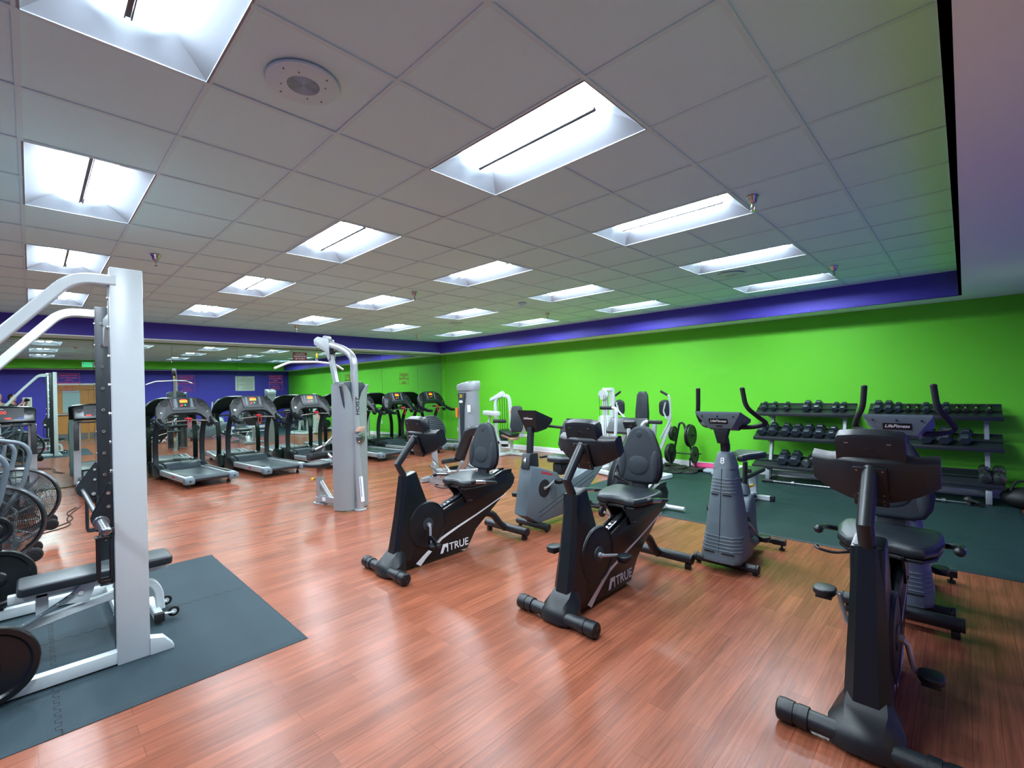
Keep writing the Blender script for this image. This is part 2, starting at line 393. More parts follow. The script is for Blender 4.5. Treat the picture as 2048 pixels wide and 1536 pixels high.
# ---- troffers
def troffer():
    r = empty('ceiling_light', (0, 0, HC), 'x', 'ceiling light', group='recessed fluorescent ceiling lights')
    ox, oy, ix, iy, d = .597, .293, .46, .142, .085
    def ring(x, y, z): return [(-x, -y, z), (x, -y, z), (x, y, z), (-x, y, z)]
    b = B(); b.loft([ring(.607, .303, .001), ring(ox, oy, -.001), ring(ox, oy, .004), ring(.53, .21, .058), ring(ix, iy, d), ring(ix, iy, d+.02), ring(.607, .303, d+.04), ring(.607, .303, .001)], caps=False)
    b.build('reflector_housing', 'troffer', r, smooth=25)
    for sg in (-1, 1):
        b = B(); n = 6; secs = []
        for q in range(n+1):
            a = q/n; y = sg*(.014+a*(iy-.016)); z = d+.004-.03*math.sin(PI*a)
            secs.append([(-ix+.004, y, z), (ix-.004, y, z)])
        b.loft(secs, caps=False, closed=False); b.build('lamp_lens', 'lens', r)
    b = B(); b.box((0, -.011, d-.034), (ix*2, .005, .012), .001); b.box((0, .011, d-.034), (ix*2, .005, .012), .001); b.box((0, 0, d-.026), (ix*2, .016, .008)); b.build('centre_bar', 'bar', r)
    return r
tr0 = None
rown = {-4.5: 'row behind the camera', -1.5: 'leftmost row', 1.5: 'second row from left', 4.5: 'middle row', 7.5: 'second row from the green wall', 10.5: 'row nearest the green wall'}
coln = {0: 'nearest the right soffit', 4: 'second from the right soffit', 8: 'second from the mirrors', 12: 'nearest the mirrors'}
for i, j in LIGHTS:
    o = tr0 = tr0 or troffer()
    if 'used' in o: o = clone(tr0)
    else: tr0['used'] = 1
    o.location = (ci(i), cj(j), HC); o['label'] = 'ceiling light, %s, %s' % (rown[j], coln[i])
for o in list(COL.objects):
    if 'used' in o: del o['used']
# ================================================================ MATS
def rubber_mat(name, x0, x1, y0, y1, m, label, seamx=(), seamy=(), h=.012):
    b = B()
    b.loft([[(x0, y0, 0), (x1, y0, 0), (x1, y1, 0), (x0, y1, 0)], [(x0, y0, .003), (x1, y0, .003), (x1, y1, .003), (x0, y1, .003)], [(x0+.035, y0+.02, h), (x1-.035, y0+.02, h), (x1-.035, y1-.02, h), (x0+.035, y1-.02, h)]])
    # interlocking seams: toothed grooves between the tiles
    for sx in seamx:
        y = y0+.03
        pts = []
        while y < y1-.05:
            pts += [(sx, y, h), (sx, y+.03, h), (sx+.022, y+.036, h), (sx+.022, y+.066, h)]; y += .072
        b.tube(pts, .0016, n=4, mi=1)
    for sy in seamy:
        x = x0+.05; pts = []
        while x < x1-.06:
            pts += [(x, sy, h), (x+.03, sy, h), (x+.036, sy+.022, h), (x+.066, sy+.022, h)]; x += .072
        b.tube(pts, .0016, n=4, mi=1)
    o = b.build(name, [m, 'rubblk'], smooth=0); o['label'] = label; o['category'] = 'floor mat'
    return o
rubber_mat('rubber_mat', -5.47, -3.12, -2.2, 1.255, 'rubber', 'black interlocking rubber mat under the white squat rack and bench', seamx=(-4.33,), seamy=(.06, -1.1))
rubber_mat('rubber_mat', -4.45, .47, 5.44, 9.0, 'rubber2', 'large black rubber mat under the dumbbell racks along the green wall', seamx=(-3.2, -1.98, -.76), seamy=(6.65, 7.86))
# ================================================================ TREADMILLS
def treadmill():
    r = empty('treadmill', (0, 0, 0), 'x', 'treadmill', group='black treadmills along the mirror wall')
    b = B(); b.box((.03, 0, .17), (1.66, .5, .035), .012); b.cyl((.88, -.27, .16), (.88, .27, .16), .045, mi=0); b.build('running_belt', 'dkgrey', r)
    for s in (-1, 1):
        b = B(); b.box((.09, s*.345, .155), (1.56, .15, .105), .02); b.box((.09, s*.335, .21), (1.35, .07, .008), .003, mi=1); b.box((.3, s*.4215, .16), (.12, .003, .03), mi=2)
        b.build('side_rail', ['silver2', 'blk', 'red'], r)
        b = B(); b.box((.89, s*.35, .14), (.15, .16, .12), .03); b.cyl((.965, s*.35, .14), (.968, s*.35, .14), .014, mi=1); b.build('end_cap', ['lfgrey', 'blk'], r)
        b = B(); b.cyl((.72, s*.33, .11), (.72, s*.33, .03), .014, n=8); b.cyl((.72, s*.33, .045), (.72, s*.33, 0), .028, .032, n=12); b.build('levelling_foot', 'rubblk', r)
        b = B(); b.cyl((-.75, s*.33, .06), (-.75, s*.33, 0), .03, n=12); b.build('levelling_foot', 'rubblk', r)
    b = B(); b.prism([(-1.0, .05), (-1.0, .22), (-.93, .29), (-.78, .31), (-.62, .27), (-.55, .215), (-.55, .05)], -.3, .3, 'xz', .02); b.build('motor_cover', 'dkgrey', r)
    for s in (-1, 1):
        b = B(); b.prism([(-1.02, .04), (-.98, .27), (-.86, .30), (-.66, .27), (-.52, .2), (-.5, .1), (-.6, .04)], s*.31, s*.43, 'xz', .03); b.build('shroud', 'blk', r)
        b = B(); b.tube([(-.82, s*.4, .22), (-.86, s*.4, .5), (-.84, s*.4, .78), (-.74, s*.4, 1.02), (-.6, s*.4, 1.2)], 0, wh=(.055, .085), up=(0, 1, 0), fillet=.25, fs=6); b.build('upright', 'blkgloss', r)
    # console shell, tilted back, with side wings that curl into the arms
    c = B(); c.M = TM((-.44, 0, 1.12), 0, -.42, 0)
    out = [(-.17, .5), (.17, .5), (.24, .485), (.36, .43), (.44, .32), (.475, .16), (.47, .02), (.43, -.1), (.37, -.09), (.34, .03), (.26, .12), (.17, .15), (-.17, .15), (-.26, .12), (-.34, .03), (-.37, -.09), (-.43, -.1), (-.47, .02), (-.475, .16), (-.44, .32), (-.36, .43), (-.24, .485)]
    c.prism(out, -.055, .045, 'yz', .025); cs = c.build('console', 'blk', r)
    d = B(); d.M = TM((-.44, 0, 1.12), 0, -.42, 0)
    d.prism([(-.2, .21), (.2, .21), (.235, .46), (.15, .49), (-.15, .49), (-.235, .46)], .03, .062, 'yz', .01)
    d.box((.063, 0, .36), (.004, .2, .19), mi=1); d.box((.066, 0, .395), (.003, .13, .055), mi=2); d.box((.066, 0, .43), (.003, .09, .02), mi=6)
    for y in (-.135, .135): d.box((.065, y, .36), (.003, .035, .19), mi=3)
    for y in (-.19, .19): d.box((.064, y, .35), (.003, .03, .17), mi=1); d.box((.066, y*1.13, .35), (.002, .002, .2), mi=7)
    d.cyl((.064, -.03, .315), (.069, -.03, .315), .014, n=10, mi=6); d.cyl((.064, -.055, .3), (.069, -.055, .3), .012, n=10, mi=6); d.cyl((.064, .02, .315), (.069, .02, .315), .014, n=10, mi=5)
    for q in range(4): d.box((.05, -.045+q*.03, .475), (.02, .024, .012), mi=1)
    d.build('display', ['dkgrey', 'blkgloss', 'orange_led', 'lfgrey', 'steel', 'green_led', 'red_led', 'redtext'], cs)
    for y in (-.32, .32):
        d = B(); d.M = TM((-.44, 0, 1.12), 0, -.42, 0); d.ell((.045, y, .34), (.01, .055, .035)); d.build('cup_holder', 'rubblk', cs)
    for y in (-.39, .39):
        d = B(); d.M = TM((-.44, 0, 1.12), 0, -.42, 0); d.cyl((.045, y, .17), (.052, y, .17), .018, n=12); d.build('button', 'chrome', cs)
    for s in (-1, 1):
        b = B(); b.tube([(-.52, s*.43, 1.2), (-.36, s*.45, 1.12), (-.16, s*.44, 1.055), (-.02, s*.42, 1.05)], 0, wh=(.075, .07), up=(0, 0, 1), fillet=.1); b.build('arm', 'blk', r)
    b = B(); b.box((-.33, 0, 1.16), (.13, .16, .05), .02); b.tube([(-.3, -.34, 1.12), (-.28, -.1, 1.14), (-.28, .1, 1.14), (-.3, .34, 1.12)], .015, mi=1, fillet=.06); b.build('handlebar', ['blk', 'chrome'], r)
    b = B(); b.ell((-.27, 0, 1.17), (.05, .06, .022)); b.tube([(-.25, -.01, 1.15), (-.23, -.03, 1.05), (-.22, 0, .98), (-.22, .04, 1.05), (-.24, .03, 1.15)], .006, n=6, fillet=.03); b.build('safety_stop', 'red', r)
    return r
TMS = [(-10.5, 2.16), (-10.5, 3.42), (-10.5, 4.66), (-10.5, 5.88), (-10.5, 7.02), (-10.5, 8.14)]
TL = ['black treadmill nearest the white rack column', 'black treadmill second from the white rack column', 'black treadmill directly left of the silver pulldown tower', 'black treadmill mostly hidden behind the silver pulldown tower', 'black treadmill right of the silver pulldown tower', 'black treadmill in the corner against the green wall']
tm0 = treadmill()
for k, (x, y) in enumerate(TMS):
    o = tm0 if k == 0 else clone(tm0)
    o.location = (x, y, 0); o.rotation_euler = (0, 0, math.radians(5)); o['label'] = TL[k]
# older treadmills with silver uprights
def old_treadmill():
    r = empty('treadmill', (0, 0, 0), 'x', 'treadmill', group='older treadmills with silver uprights')
    b = B(); b.box((.1, 0, .2), (1.6, .46, .03), .01); b.cyl((.9, -.25, .19), (.9, .25, .19), .04); b.build('running_belt', 'dkgrey', r)
    for s in (-1, 1):
        b = B(); b.box((.1, s*.3, .18), (1.75, .13, .12), .02); b.box((.1, s*.3, .243), (1.5, .06, .006), .002, mi=1); b.build('side_rail', ['dkgrey', 'blk'], r)
        b = B(); b.cyl((.8, s*.28, .12), (.8, s*.28, 0), .03, n=10); b.build('levelling_foot', 'rubblk', r)
        b = B(); b.cyl((-.75, s*.28, .12), (-.75, s*.28, 0), .03, n=10); b.build('levelling_foot', 'rubblk', r)
        b = B(); b.tube([(-.62, s*.37, .12), (-.52, s*.37, 1.2)], 0, wh=(.06, .1), up=(0, 1, 0)); b.build('upright', 'silver2', r)
        b = B(); b.tube([(-.5, s*.37, 1.27), (-.42, s*.385, 1.12), (-.4, s*.385, .9), (-.42, s*.385, .72)], 0, wh=(.035, .07), up=(0, 1, 0), fillet=.08, fs=5); b.build('side_handle', 'rubblk', r)
    b = B(); b.prism([(-.98, .06), (-.96, .26), (-.8, .31), (-.62, .25), (-.55, .06)], -.3, .3, 'xz', .02); b.build('motor_cover', 'dkgrey', r)
    b = B(); b.M = TM((-.5, 0, 1.36), 0, -.5, 0); b.prism([(-.41, -.13), (.41, -.13), (.42, .1), (.36, .135), (.1, .16), (-.1, .16), (-.36, .135), (-.42, .1)], -.06, .03, 'yz', .025); cs = b.build('console', 'blkgloss', r)
    d = B(); d.M = TM((-.5, 0, 1.36), 0, -.5, 0); d.box((.031, 0, .02), (.004, .56, .2)); d.text('10:00', .075, TM((.034, 0, .035), PI/2, 0, PI/2), mi=1); 
    d.text('TREADMILL', .022, TM((.034, 0, .1), PI/2, 0, PI/2), mi=2)
    for q, (y, c) in enumerate(((-.22, 1), (-.05, 3), (.1, 1), (.24, 4))): d.box((.035, y, -.07), (.004, .07, .022), mi=c)
    d.cyl((.031, -.34, .02), (.034, -.34, .02), .035, mi=5, n=16); d.cyl((.031, .34, .02), (.034, .34, .02), .035, mi=5, n=16)
    d.build('display', ['blk', 'red_led', 'ltext', 'green_led', 'blue', 'rubblk'], cs)
    b = B(); b.tube([(-.42, -.36, 1.22), (-.38, -.3, 1.2), (-.38, .3, 1.2), (-.42, .36, 1.22)], .017, fillet=.04, mi=0); b.tube([(-.38, -.13, 1.2), (-.38, .13, 1.2)], .019, mi=1); b.build('handlebar', ['blk', 'chrome'], r)
    return r
ot = old_treadmill(); ot.location = (-10.45, .92, 0); ot['label'] = 'older treadmill with silver uprights just left of the white rack column'
ot2 = clone(ot, (-10.45, -.36, 0)); ot2['label'] = 'older treadmill with silver uprights and red digits at the left frame edge'
b = B(); b.tube([(-9.4, .45, .006), (-9.0, .3, .006), (-8.6, .4, .006), (-8.2, .25, .006), (-7.9, -.2, .006)], .006, n=6, fillet=.2); b.tube([(-9.45, .5, .006), (-9.0, .38, .006), (-8.6, .3, .006), (-8.1, .35, .006), (-7.8, -.1, .006)], .006, n=6, fillet=.2)
o = b.build('power_cable', 'rubblk'); o['label'] = 'black power cable looped on the floor beside the older treadmill'; o['category'] = 'cable'
# ================================================================ RECUMBENT BIKES (black)
def recumbent():
    r = empty('recumbent_bike', (0, 0, 0), 'x', 'exercise bike', group='black recumbent exercise bikes')
    # front stabiliser
    b = B(); b.cyl((-.29, 0, .055), (.29, 0, .055), .042, n=24)
    for s in (-1, 1):
        b.lathe([(0, 0), (.04, 0), (.05, .008), (.052, .03), (.05, .07), (.046, .072), (.046, .085), (.05, .087), (.05, .13), (.044, .132)], (s*.335, 0, .055), (-s, 0, 0), 24, mi=1)
        b.box((s*.29, .0, .012), (.05, .05, .024), .006, mi=1)
        b.torus((s*.3355, 0, .055), .02, .003, (1, 0, 0), 20, 6, mi=1)
    b.build('front_foot', ['blkmetal', 'blk'], r)
    b = B(); secs = []
    for y, w, z0, z1 in ((-.06, .06, .02, .09), (-.03, .12, .015, .115), (.05, .14, .012, .17), (.12, .12, .012, .24), (.16, .09, .02, .26)):
        secs.append([(-w, y, z0), (w, y, z0), (w, y, (z0+z1)/2), (w*.55, y, z1), (-w*.55, y, z1), (-w, y, (z0+z1)/2)])
    b.loft(secs); b.build('foot_cover', 'blk', r)
    # body shell
    b = B()
    side = [(.19, .845), (.31, .875), (.36, .74), (.43, .56), (.5, .5), (.6, .44), (1.0, .57), (1.42, .70), (1.5, .715), (1.57, .69), (1.61, .63), (1.59, .57), (1.54, .52), (1.457, .485), (1.02, .19), (.9, .025), (.12, .025), (.085, .16), (.125, .34), (.165, .58)]
    b.prism(side, -.066, .066, 'yz', .014, seg=2)
    # shoulder bulges of the front mast (wider at the foot)
    secs = []
    for z, hw, yf, yb in ((.1, .088, .045, .22), (.3, .08, .085, .28), (.5, .072, .125, .3), (.7, .064, .155, .31), (.85, .056, .178, .32)):
        secs.append([(-hw*.55, yf, z), (hw*.55, yf, z), (hw, yf+.03, z), (hw, yb, z), (-hw, yb, z), (-hw, yf+.03, z)])
    b.loft(secs)
    # raised side lip along the rail
    for s in (-1, 1):
        b.tube([(s*.06, .6, .45), (s*.06, 1.42, .715), (s*.06, 1.55, .715)], 0, wh=(.02, .04), up=(0, 0, 1), fillet=.05)
    body = b.build('body_shell', 'blkgloss', r)
    for s in (-1, 1):
        b = B(); xs0 = s*.0668
        st = [(.303, .025), (.37, .075), (.463, .135), (.569, .202), (.773, .267), (1.027, .339), (1.207, .395), (1.457, .476)]
        wd = [.05, .04, .032, .027, .022, .018, .014, .006]
        b.loft([[(xs0, y-w*.5, z+w*.35), (xs0, y+w*.5, z-w*.35), (xs0+s*.001, y+w*.5, z-w*.35), (xs0+s*.001, y-w*.5, z+w*.35)] for (y, z), w in zip(st, wd)])
        tm = TM((s*.0675, .785, .095), PI/2, 0, PI/2 if s > 0 else -PI/2) 
        rot = TM((0, 0, 0), .02, 0, 0)
        b.text('TRUE', .102, tm, ext=.0008, bold=.001)
        q = .60 if s > 0 else 1.0
        b.prism([(q-.045, .058), (q+.05, .058), (q+.05, .14), (q-.012, .14)], s*.0668, s*.068, 'yz')
        b.prism([(q-.012, .058), (q+.035, .058), (q+.035, .1), (q+.012, .112)], s*.068, s*.0688, 'yz', mi=1)
        b.build('lettering', ['ltext', 'blkgloss'], body, smooth=0)
    b = B(); b.box((0, 1.0, .595), (.045, .86, .03), .004, rot=(.31, 0, 0)); 
    for q in range(16): b.box((0, .64+q*.045, .50+q*.0145), (.03, .012, .005), rot=(.31, 0, 0), mi=1)
    b.build('seat_rail', ['steel', 'rubblk'], r)
    # crank disc
    b = B(); b.cyl((-.082, .41, .375), (.082, .41, .375), .21, n=48, bev=.006); b.torus((.083, .41, .375), .2, .004, (1, 0, 0), 48, 6); b.cyl((-.09, .41, .375), (.09, .41, .375), .06, n=28, bev=.005, mi=1); b.build('crank_disc', ['blk', 'dkgrey'], r)
    # stem and console
    b = B(); b.tube([(0, .235, .80), (0, .15, .955), (0, .35, 1.19)], .034, n=18); b.cyl((0, .245, .785), (0, .235, .80), .04, n=20); b.build('stem', 'blkmetal', r)
    cM = TM((0, .36, 1.125), .36, 0, 0)
    b = B(); b.M = cM; secs = []
    for k in range(13):
        t = -1+2*k/12; x = t*.25; zt = .10+.015*math.cos(t*PI/2)-(.01 if abs(t) > .6 else 0); zb = -.13+.075*abs(t)**2; yy = .07*t*t
        rd = .012
        secs.append([(x, yy, zb+rd), (x, yy+.03, zb), (x, yy+.085, zb+.01), (x, yy+.09, zt-.01), (x, yy+.06, zt+.006), (x, yy+.01, zt), (x, yy-.004, zt-.015)])
    b.loft(secs)
    cs = b.build('console', 'blk', r, smooth=50)
    b = B(); b.M = cM @ TM((0, 0, 0)); secs = []
    for x, dz in ((-.135, -.012), (-.125, 0), (-.06, .008), (0, .01), (.06, .008), (.125, 0), (.135, -.012)):
        secs.append([(x, .02, .09), (x, .1, .09), (x, .115, .2+dz), (x, .1, .225+dz), (x, .04, .222+dz), (x, .03, .2+dz)])
    b.loft(secs); b.box((0, .112, .15), (.2, .006, .09), .002, mi=1)
    b.torus((.0, .024, .135), .028, .0012, (0, 1, 0), 16, 5, a0=PI, a1=2*PI); b.box((0, .022, .128), (.1, .002, .002))
    for x in (-.09, .075): b.box((x, .028, .19), (.018, .004, .006), mi=2)
    b.build('display_box', ['blk', 'blkgloss', 'steel'], cs, smooth=50)
    b = B(); b.M = cM; b.box((0, -.012, .0), (.135, .02, .17), .008); b.box((0, -.012, -.1), (.14, .018, .05), .004)
    for x in (-.05, .05):
        for z in (-.11, -.09, -.06, .07): b.cyl((x, -.024, z), (x, -.02, z), .005, n=8, mi=1)
    b.build('mount_plate', ['blk', 'steel'], cs)
    # seat
    b = B(); sm = TM((0, .98, .665)) @ TM((0, 0, 0), .06, 0, 0)
    o2 = [(-.10, -.2), (-.045, -.175), (.045, -.175), (.10, -.2), (.17, -.195), (.225, -.11), (.245, .04), (.235, .16), (.2, .2), (-.2, .2), (-.235, .16), (-.245, .04), (-.225, -.11), (-.17, -.195)]
    b.pad(o2, .07, .03, sm); b.pad([(x*.96, y*.96) for x, y in o2], .02, .005, sm @ TM((0, 0, -.02)), mi=1); b.build('seat', ['vinyl', 'blk'], r)
    b = B()
    for s in (-1, 1): b.prism([(.76, .66), (1.2, .68), (1.21, .60), (.93, .48), (.88, .485), (.84, .57)], s*.075, s*.088, 'yz')
    b.box((0, 1.0, .65), (.2, .36, .02)); 
    for s in (-1, 1):
        for y, z in ((.91, .51), (.94, .505), (1.12, .65), (1.15, .655)): b.cyl((s*.087, y, z), (s*.095, y, z), .009, n=8, mi=1)
    b.build('seat_carriage', ['blk', 'steel'], r)
    b = B(); b.prism([(1.15, .66), (1.2, .66), (1.25, .9), (1.21, .9)], -.07, .07, 'yz', .006); b.box((.06, 1.22, .78), (.03, .03, .04), .004); b.build('back_post', 'blkmetal', r)
    bm_ = TM((0, 1.135, .78), PI/2-.12, 0, 0) @ TM((0, 0, -.075))
    bo = [(-.09, 0), (.09, 0), (.15, .015), (.185, .07), (.195, .15), (.175, .27), (.13, .38), (.1, .44), (.06, .478), (0, .49), (-.06, .478), (-.1, .44), (-.13, .38), (-.175, .27), (-.195, .15), (-.185, .07), (-.15, .015)]
    b = B(); b.pad(bo, .065, .028, bm_, seg=4)
    b.M = bm_; b.ell((0, .15, .062), (.105, .085, .02)); b.ell((-.15, .16, .06), (.035, .13, .022)); b.ell((.15, .16, .06), (.035, .13, .022)); b.ell((0, .42, .064), (.03, .03, .008))
    b.pad([(x*1.03, y*1.02-.004) for x, y in bo], .02, .006, TM((0, 0, -.012)), mi=1)
    b.M = Matrix.Identity(4); b.build('backrest', ['fabric', 'blk'], r)
    # side handles
    for s in (-1, 1):
        b = B(); b.tube([(s*.08, 1.12, .655), (s*.24, 1.14, .665), (s*.315, 1.06, .69), (s*.31, .92, .715)], .0165, n=12, fillet=.07); b.tube([(s*.31, .93, .714), (s*.305, .8, .735)], .019, n=14, mi=1); b.ell((s*.304, .787, .737), (.024, .026, .024), mi=2)
        b.build('side_handle', ['blkmetal', 'chrome', 'blk'], r)
    # seat lever
    b = B(); b.tube([(-.1, .9, .62), (-.24, .82, .6), (-.3, .78, .62), (-.33, .8, .63), (-.32, .84, .62)], .008, n=8, fillet=.03); b.build('adjust_lever', 'blkmetal', r)
    # rear stabiliser
    b = B(); b.tube([(0, 1.08, .28), (0, 1.2, .31), (0, 1.32, .27), (0, 1.42, .14), (0, 1.5, .08)], .038, n=14, fillet=.1); b.cyl((-.3, 1.52, .085), (.3, 1.52, .085), .042, n=22); 
    for s in (-1, 1): b.cyl((s*.3, 1.52, .085), (s*.315, 1.52, .085), .044, n=22, bev=.004, mi=1); b.box((s*.27, 1.52, .022), (.045, .05, .044), .005, mi=1)
    b.build('rear_foot', ['blkmetal', 'blk'], r)
    return r
def pedal_set(root, hub, ang, x=.1, L=.17, strap=False, m='blk'):
    for s, a in ((1, ang), (-1, ang+PI)):
        dy, dz = math.cos(a)*L, math.sin(a)*L; b = B()
        x0 = s*x
        b.tube([(x0, hub[0], hub[1]), (x0+s*.02, hub[0]+dy*.15, hub[1]+dz*.15), (x0+s*.04, hub[0]+dy, hub[1]+dz)], .011, n=10, rr=[.016, .012, .011]); b.cyl((x0-.012*s, hub[0], hub[1]), (x0+.01*s, hub[0], hub[1]), .02, n=14)
        cr = b.build('crank', 'silver2', root)
        b = B(); px = x0+s*.1; c = (px, hub[0]+dy, hub[1]+dz)
        b.pad(rrect(.1, .12, .045, 4), .03, .007, TM((c[0], c[1], c[2]-.015)) ); b.cyl((x0+s*.03, c[1], c[2]), (px, c[1], c[2]), .008, n=8, mi=1); b.box((c[0], c[1], c[2]-.025), (.07, .09, .016), .003)
        if strap: b.tube([(px-.05, c[1]-.02, c[2]), (px-.045, c[1]-.03, c[2]+.06), (px, c[1]-.035, c[2]+.085), (px+.045, c[1]-.03, c[2]+.06), (px+.05, c[1]-.02, c[2])], 0, wh=(.04, .004), up=(0, 1, 0), fillet=.03)
        b.build('pedal', [m, 'chrome'], cr)
rec0 = recumbent(); rec0.location = (-3.655, 2.15, 0); rec0['label'] = 'black recumbent bike beside the silver pulldown tower, leftmost of the three front ones'
rec1 = clone(rec0, (-2.035, 2.51, 0), label='black recumbent bike, middle one of the three front ones')
rec2 = clone(rec0, (-.335, 2.50, 0), label='black recumbent bike closest to the camera at the right, seen straight from its front')
pedal_set(rec0, (.41, .375), math.radians(-97), strap=True)
pedal_set(rec1, (.41, .375), math.radians(-12))
pedal_set(rec2, (.41, .375), math.radians(-75))
# ================================================================ WHITE SQUAT RACK
def plate(name, R, w, m, x, y, z, axis=(1, 0, 0), text=None, parent=None, hole=.026, lip=.018):
    b = B()
    b.lathe([(hole, 0), (hole+.02, 0), (hole+.03, w*.25), (R*.55, w*.25), (R-lip-.012, w*.25), (R-lip, 0), (R-.005, 0), (R, .006), (R, w-.006), (R-.005, w), (R-lip, w), (R-lip-.012, w*.75), (R*.55, w*.75), (hole+.03, w*.75), (hole+.02, w), (hole, w), (hole, 0)], (0, 0, -w/2), (0, 0, 1), 40)
    if text:
        b.text(text, R*.3, TM((0, -R*.55, w*.3)), ext=.004, bold=.002); b.text(text, R*.3, TM((0, R*.55, w*.3), 0, 0, PI), ext=.004, bold=.002)
        b.text(text, R*.3, TM((0, R*.55, -w*.3), PI, 0, 0), ext=.004, bold=.002)
    o = b.build(name, m, parent)
    d = Vector(axis).normalized(); o.rotation_euler = d.to_track_quat('Z', 'Y').to_euler(); o.location = (x, y, z)
    return o
rk = empty('squat_rack', (-4.3, .418, .012), 'tall white squat rack with curved top arms on the black mat', 'squat rack')
RX = (.62, -.73)            # near and far frame, local x
def rack_side(x, top, near):
    b = B()
    if near: b.box((x+.02, 0, top/2), (.05, .158, top), .004)
    else: b.box((x, .075, top/2), (.05, .085, top), .004)
    b.build('upright', 'white', rk)
    ys = -.069 if near else -.008; xs_ = x-.045 if near else x; ww = .022 if near else .08
    b = B(); b.box((xs_, ys, top/2+.03), (.06, ww, top-.1), .003)
    for q in range(12):
        z = .28+q*.175
        if z < top-.05: b.cyl((xs_+.03, ys, z), (xs_+.038, ys, z), .011, n=12, mi=1); b.cyl((xs_+.038, ys, z), (xs_+.041, ys, z), .006, n=8); b.cyl((xs_, ys-ww/2, z), (xs_, ys-ww/2-.007, z), .01, n=10, mi=1)
    b.build('hole_strip', ['blkmetal', 'chrome'], rk)
    b = B(); b.tube([(x+.01, -.05, top-.08), (x+.01, -.24, top-.08), (x+.01, -.62, top-.55), (x+.01, -1.05, top-1.15)], 0, wh=(.06, .085), up=(1, 0, 0), fillet=.12, fs=6)
    b.tube([(x+.01, -1.05, top-1.12), (x+.01, -1.05, .0)], 0, wh=(.075, .075), up=(1, 0, 0)); b.build('top_arm', 'white', rk)
    b = B(); b.box((x+.01, -.56, .045), (.06, 1.12, .07), .004); b.build('base_beam', 'white', rk)
    b = B(); b.prism([(.078, .0), (.20, .0), (.20, .02), (.15, .085), (.078, .105)], x-.02, x+.05, 'yz', .002); b.build('foot', 'white', rk)
rack_side(RX[0], 2.385, True); rack_side(RX[1], 2.36, False)
for yy, zz, hh in ((.03, 2.2, .09), (.01, .045, .07), (-1.05, .9, .06), (-1.05, .045, .07)):
    b = B(); b.box((-.055, yy, zz), (1.3, .055, hh), .004); b.build('cross_beam', 'white', rk)
for pts_ in ([(-.0, 2.05), (.0, 2.2), (.2, 2.2)], [(.59, 2.0), (.59, 2.17), (.42, 2.17)], [(-.7, 2.02), (-.7, 2.17), (-.54, 2.17)])[1:]:
    b = B(); b.prism(pts_, .0, .05, 'xz'); b.build('gusset', 'white', rk)
# placard on the far upright
b = B(); b.box((RX[1]+.0265, .08, 1.33), (.002, .075, .36)); b.box((RX[1]+.028, .08, 1.5), (.002, .075, .025), mi=1); b.box((RX[1]+.028, .08, 1.42), (.002, .06, .007), mi=1)
for q in range(11): b.box((RX[1]+.028, .08, 1.39-q*.02), (.001, .055, .003), mi=2)
b.text('WARNING', .014, TM((RX[1]+.029, .08, 1.5), PI/2, 0, PI/2), mi=2); b.torus((RX[1]+.028, .085, 1.46), .014, .0015, (1, 0, 0), 16, 5, mi=3)
b.build('warning_placard', ['label', 'orange', 'lfgrey', 'red'], rk, smooth=0)
# bar hooks and safety catches on each upright
for x, ye in ((RX[0]-.045, -.081), (RX[1], -.049)):
    z = .86
    hk = [(ye, z-.04), (ye, z+.22), (ye-.012, z+.22), (-.17, z+.05), (-.18, z+.02), (-.175, z-.01), (-.155, z-.035), (-.11, z-.05)]
    b = B()
    for dx in (-.036, .03): b.prism(hk, x+dx, x+dx+.006, 'yz')
    b.box((x, -.14, z-.006), (.07, .06, .01), .002)
    for q in (.09, .17): b.cyl((x+.036, ye-.02, z+q), (x+.042, ye-.02, z+q), .01, n=10, mi=1)
    b.build('bar_hook', ['blkmetal', 'chrome'], rk)
    z2 = .5 if ye < -.05 else .54; b = B()
    for dx in (-.036, .03):
        b.loft([[(x+dx, ye-.075+u*1.0, z2+v) for u, v in rrect(.03, .03, .004, 1)] for q in (0,)]*1) if False else None
        b.tube([(x+dx+.003, ye-.01, z2+.26), (x+dx+.003, ye-.068, z2+.26), (x+dx+.003, ye-.068, z2-.0), (x+dx+.003, ye-.01, z2-.0)], 0, wh=(.018, .006), up=(1, 0, 0), fillet=.02)
        b.box((x+dx+.003, ye-.006, z2+.13), (.006, .02, .29), .002)
    b.box((x, ye-.068, z2+.265), (.07, .03, .01), .002); b.cyl((x+.04, ye-.03, z2+.3), (x+.055, ye-.03, z2+.3), .014, n=12, mi=1)
    b.build('safety_catch', ['blkmetal', 'chrome'], rk)
for x, y, z in ((RX[0], -.585, .235), (RX[1]-.0, -.59, .33), (RX[1]+.04, -.6, .69)):
    b = B(); b.cyl((x-.0, y, z), (x+.11, y, z), .023, n=14); b.box((x-.02, y, z/2), (.035, .045, z), .004); b.build('plate_peg', 'blkmetal', rk)
bar = empty('barbell', (-4.35, .275, .8885), 'chrome barbell resting in the hooks of the white squat rack', 'barbell')
b = B(); b.cyl((-.74, 0, 0), (.74, 0, 0), .0145, n=16); b.cyl((-.5, 0, 0), (-.2, 0, 0), .0152, n=16, mi=1); b.cyl((.2, 0, 0), (.5, 0, 0), .0152, n=16, mi=1); b.build('shaft', ['steel', 'steel'], bar)
for s in (-1, 1):
    b = B(); b.cyl((s*.74, 0, 0), (s*.765, 0, 0), .038, n=24, bev=.004); b.cyl((s*.765, 0, 0), (s*1.0, 0, 0), .025, n=22); b.ell((s*1.0, 0, 0), (.018, .025, .025)); b.build('sleeve', 'steel', bar)
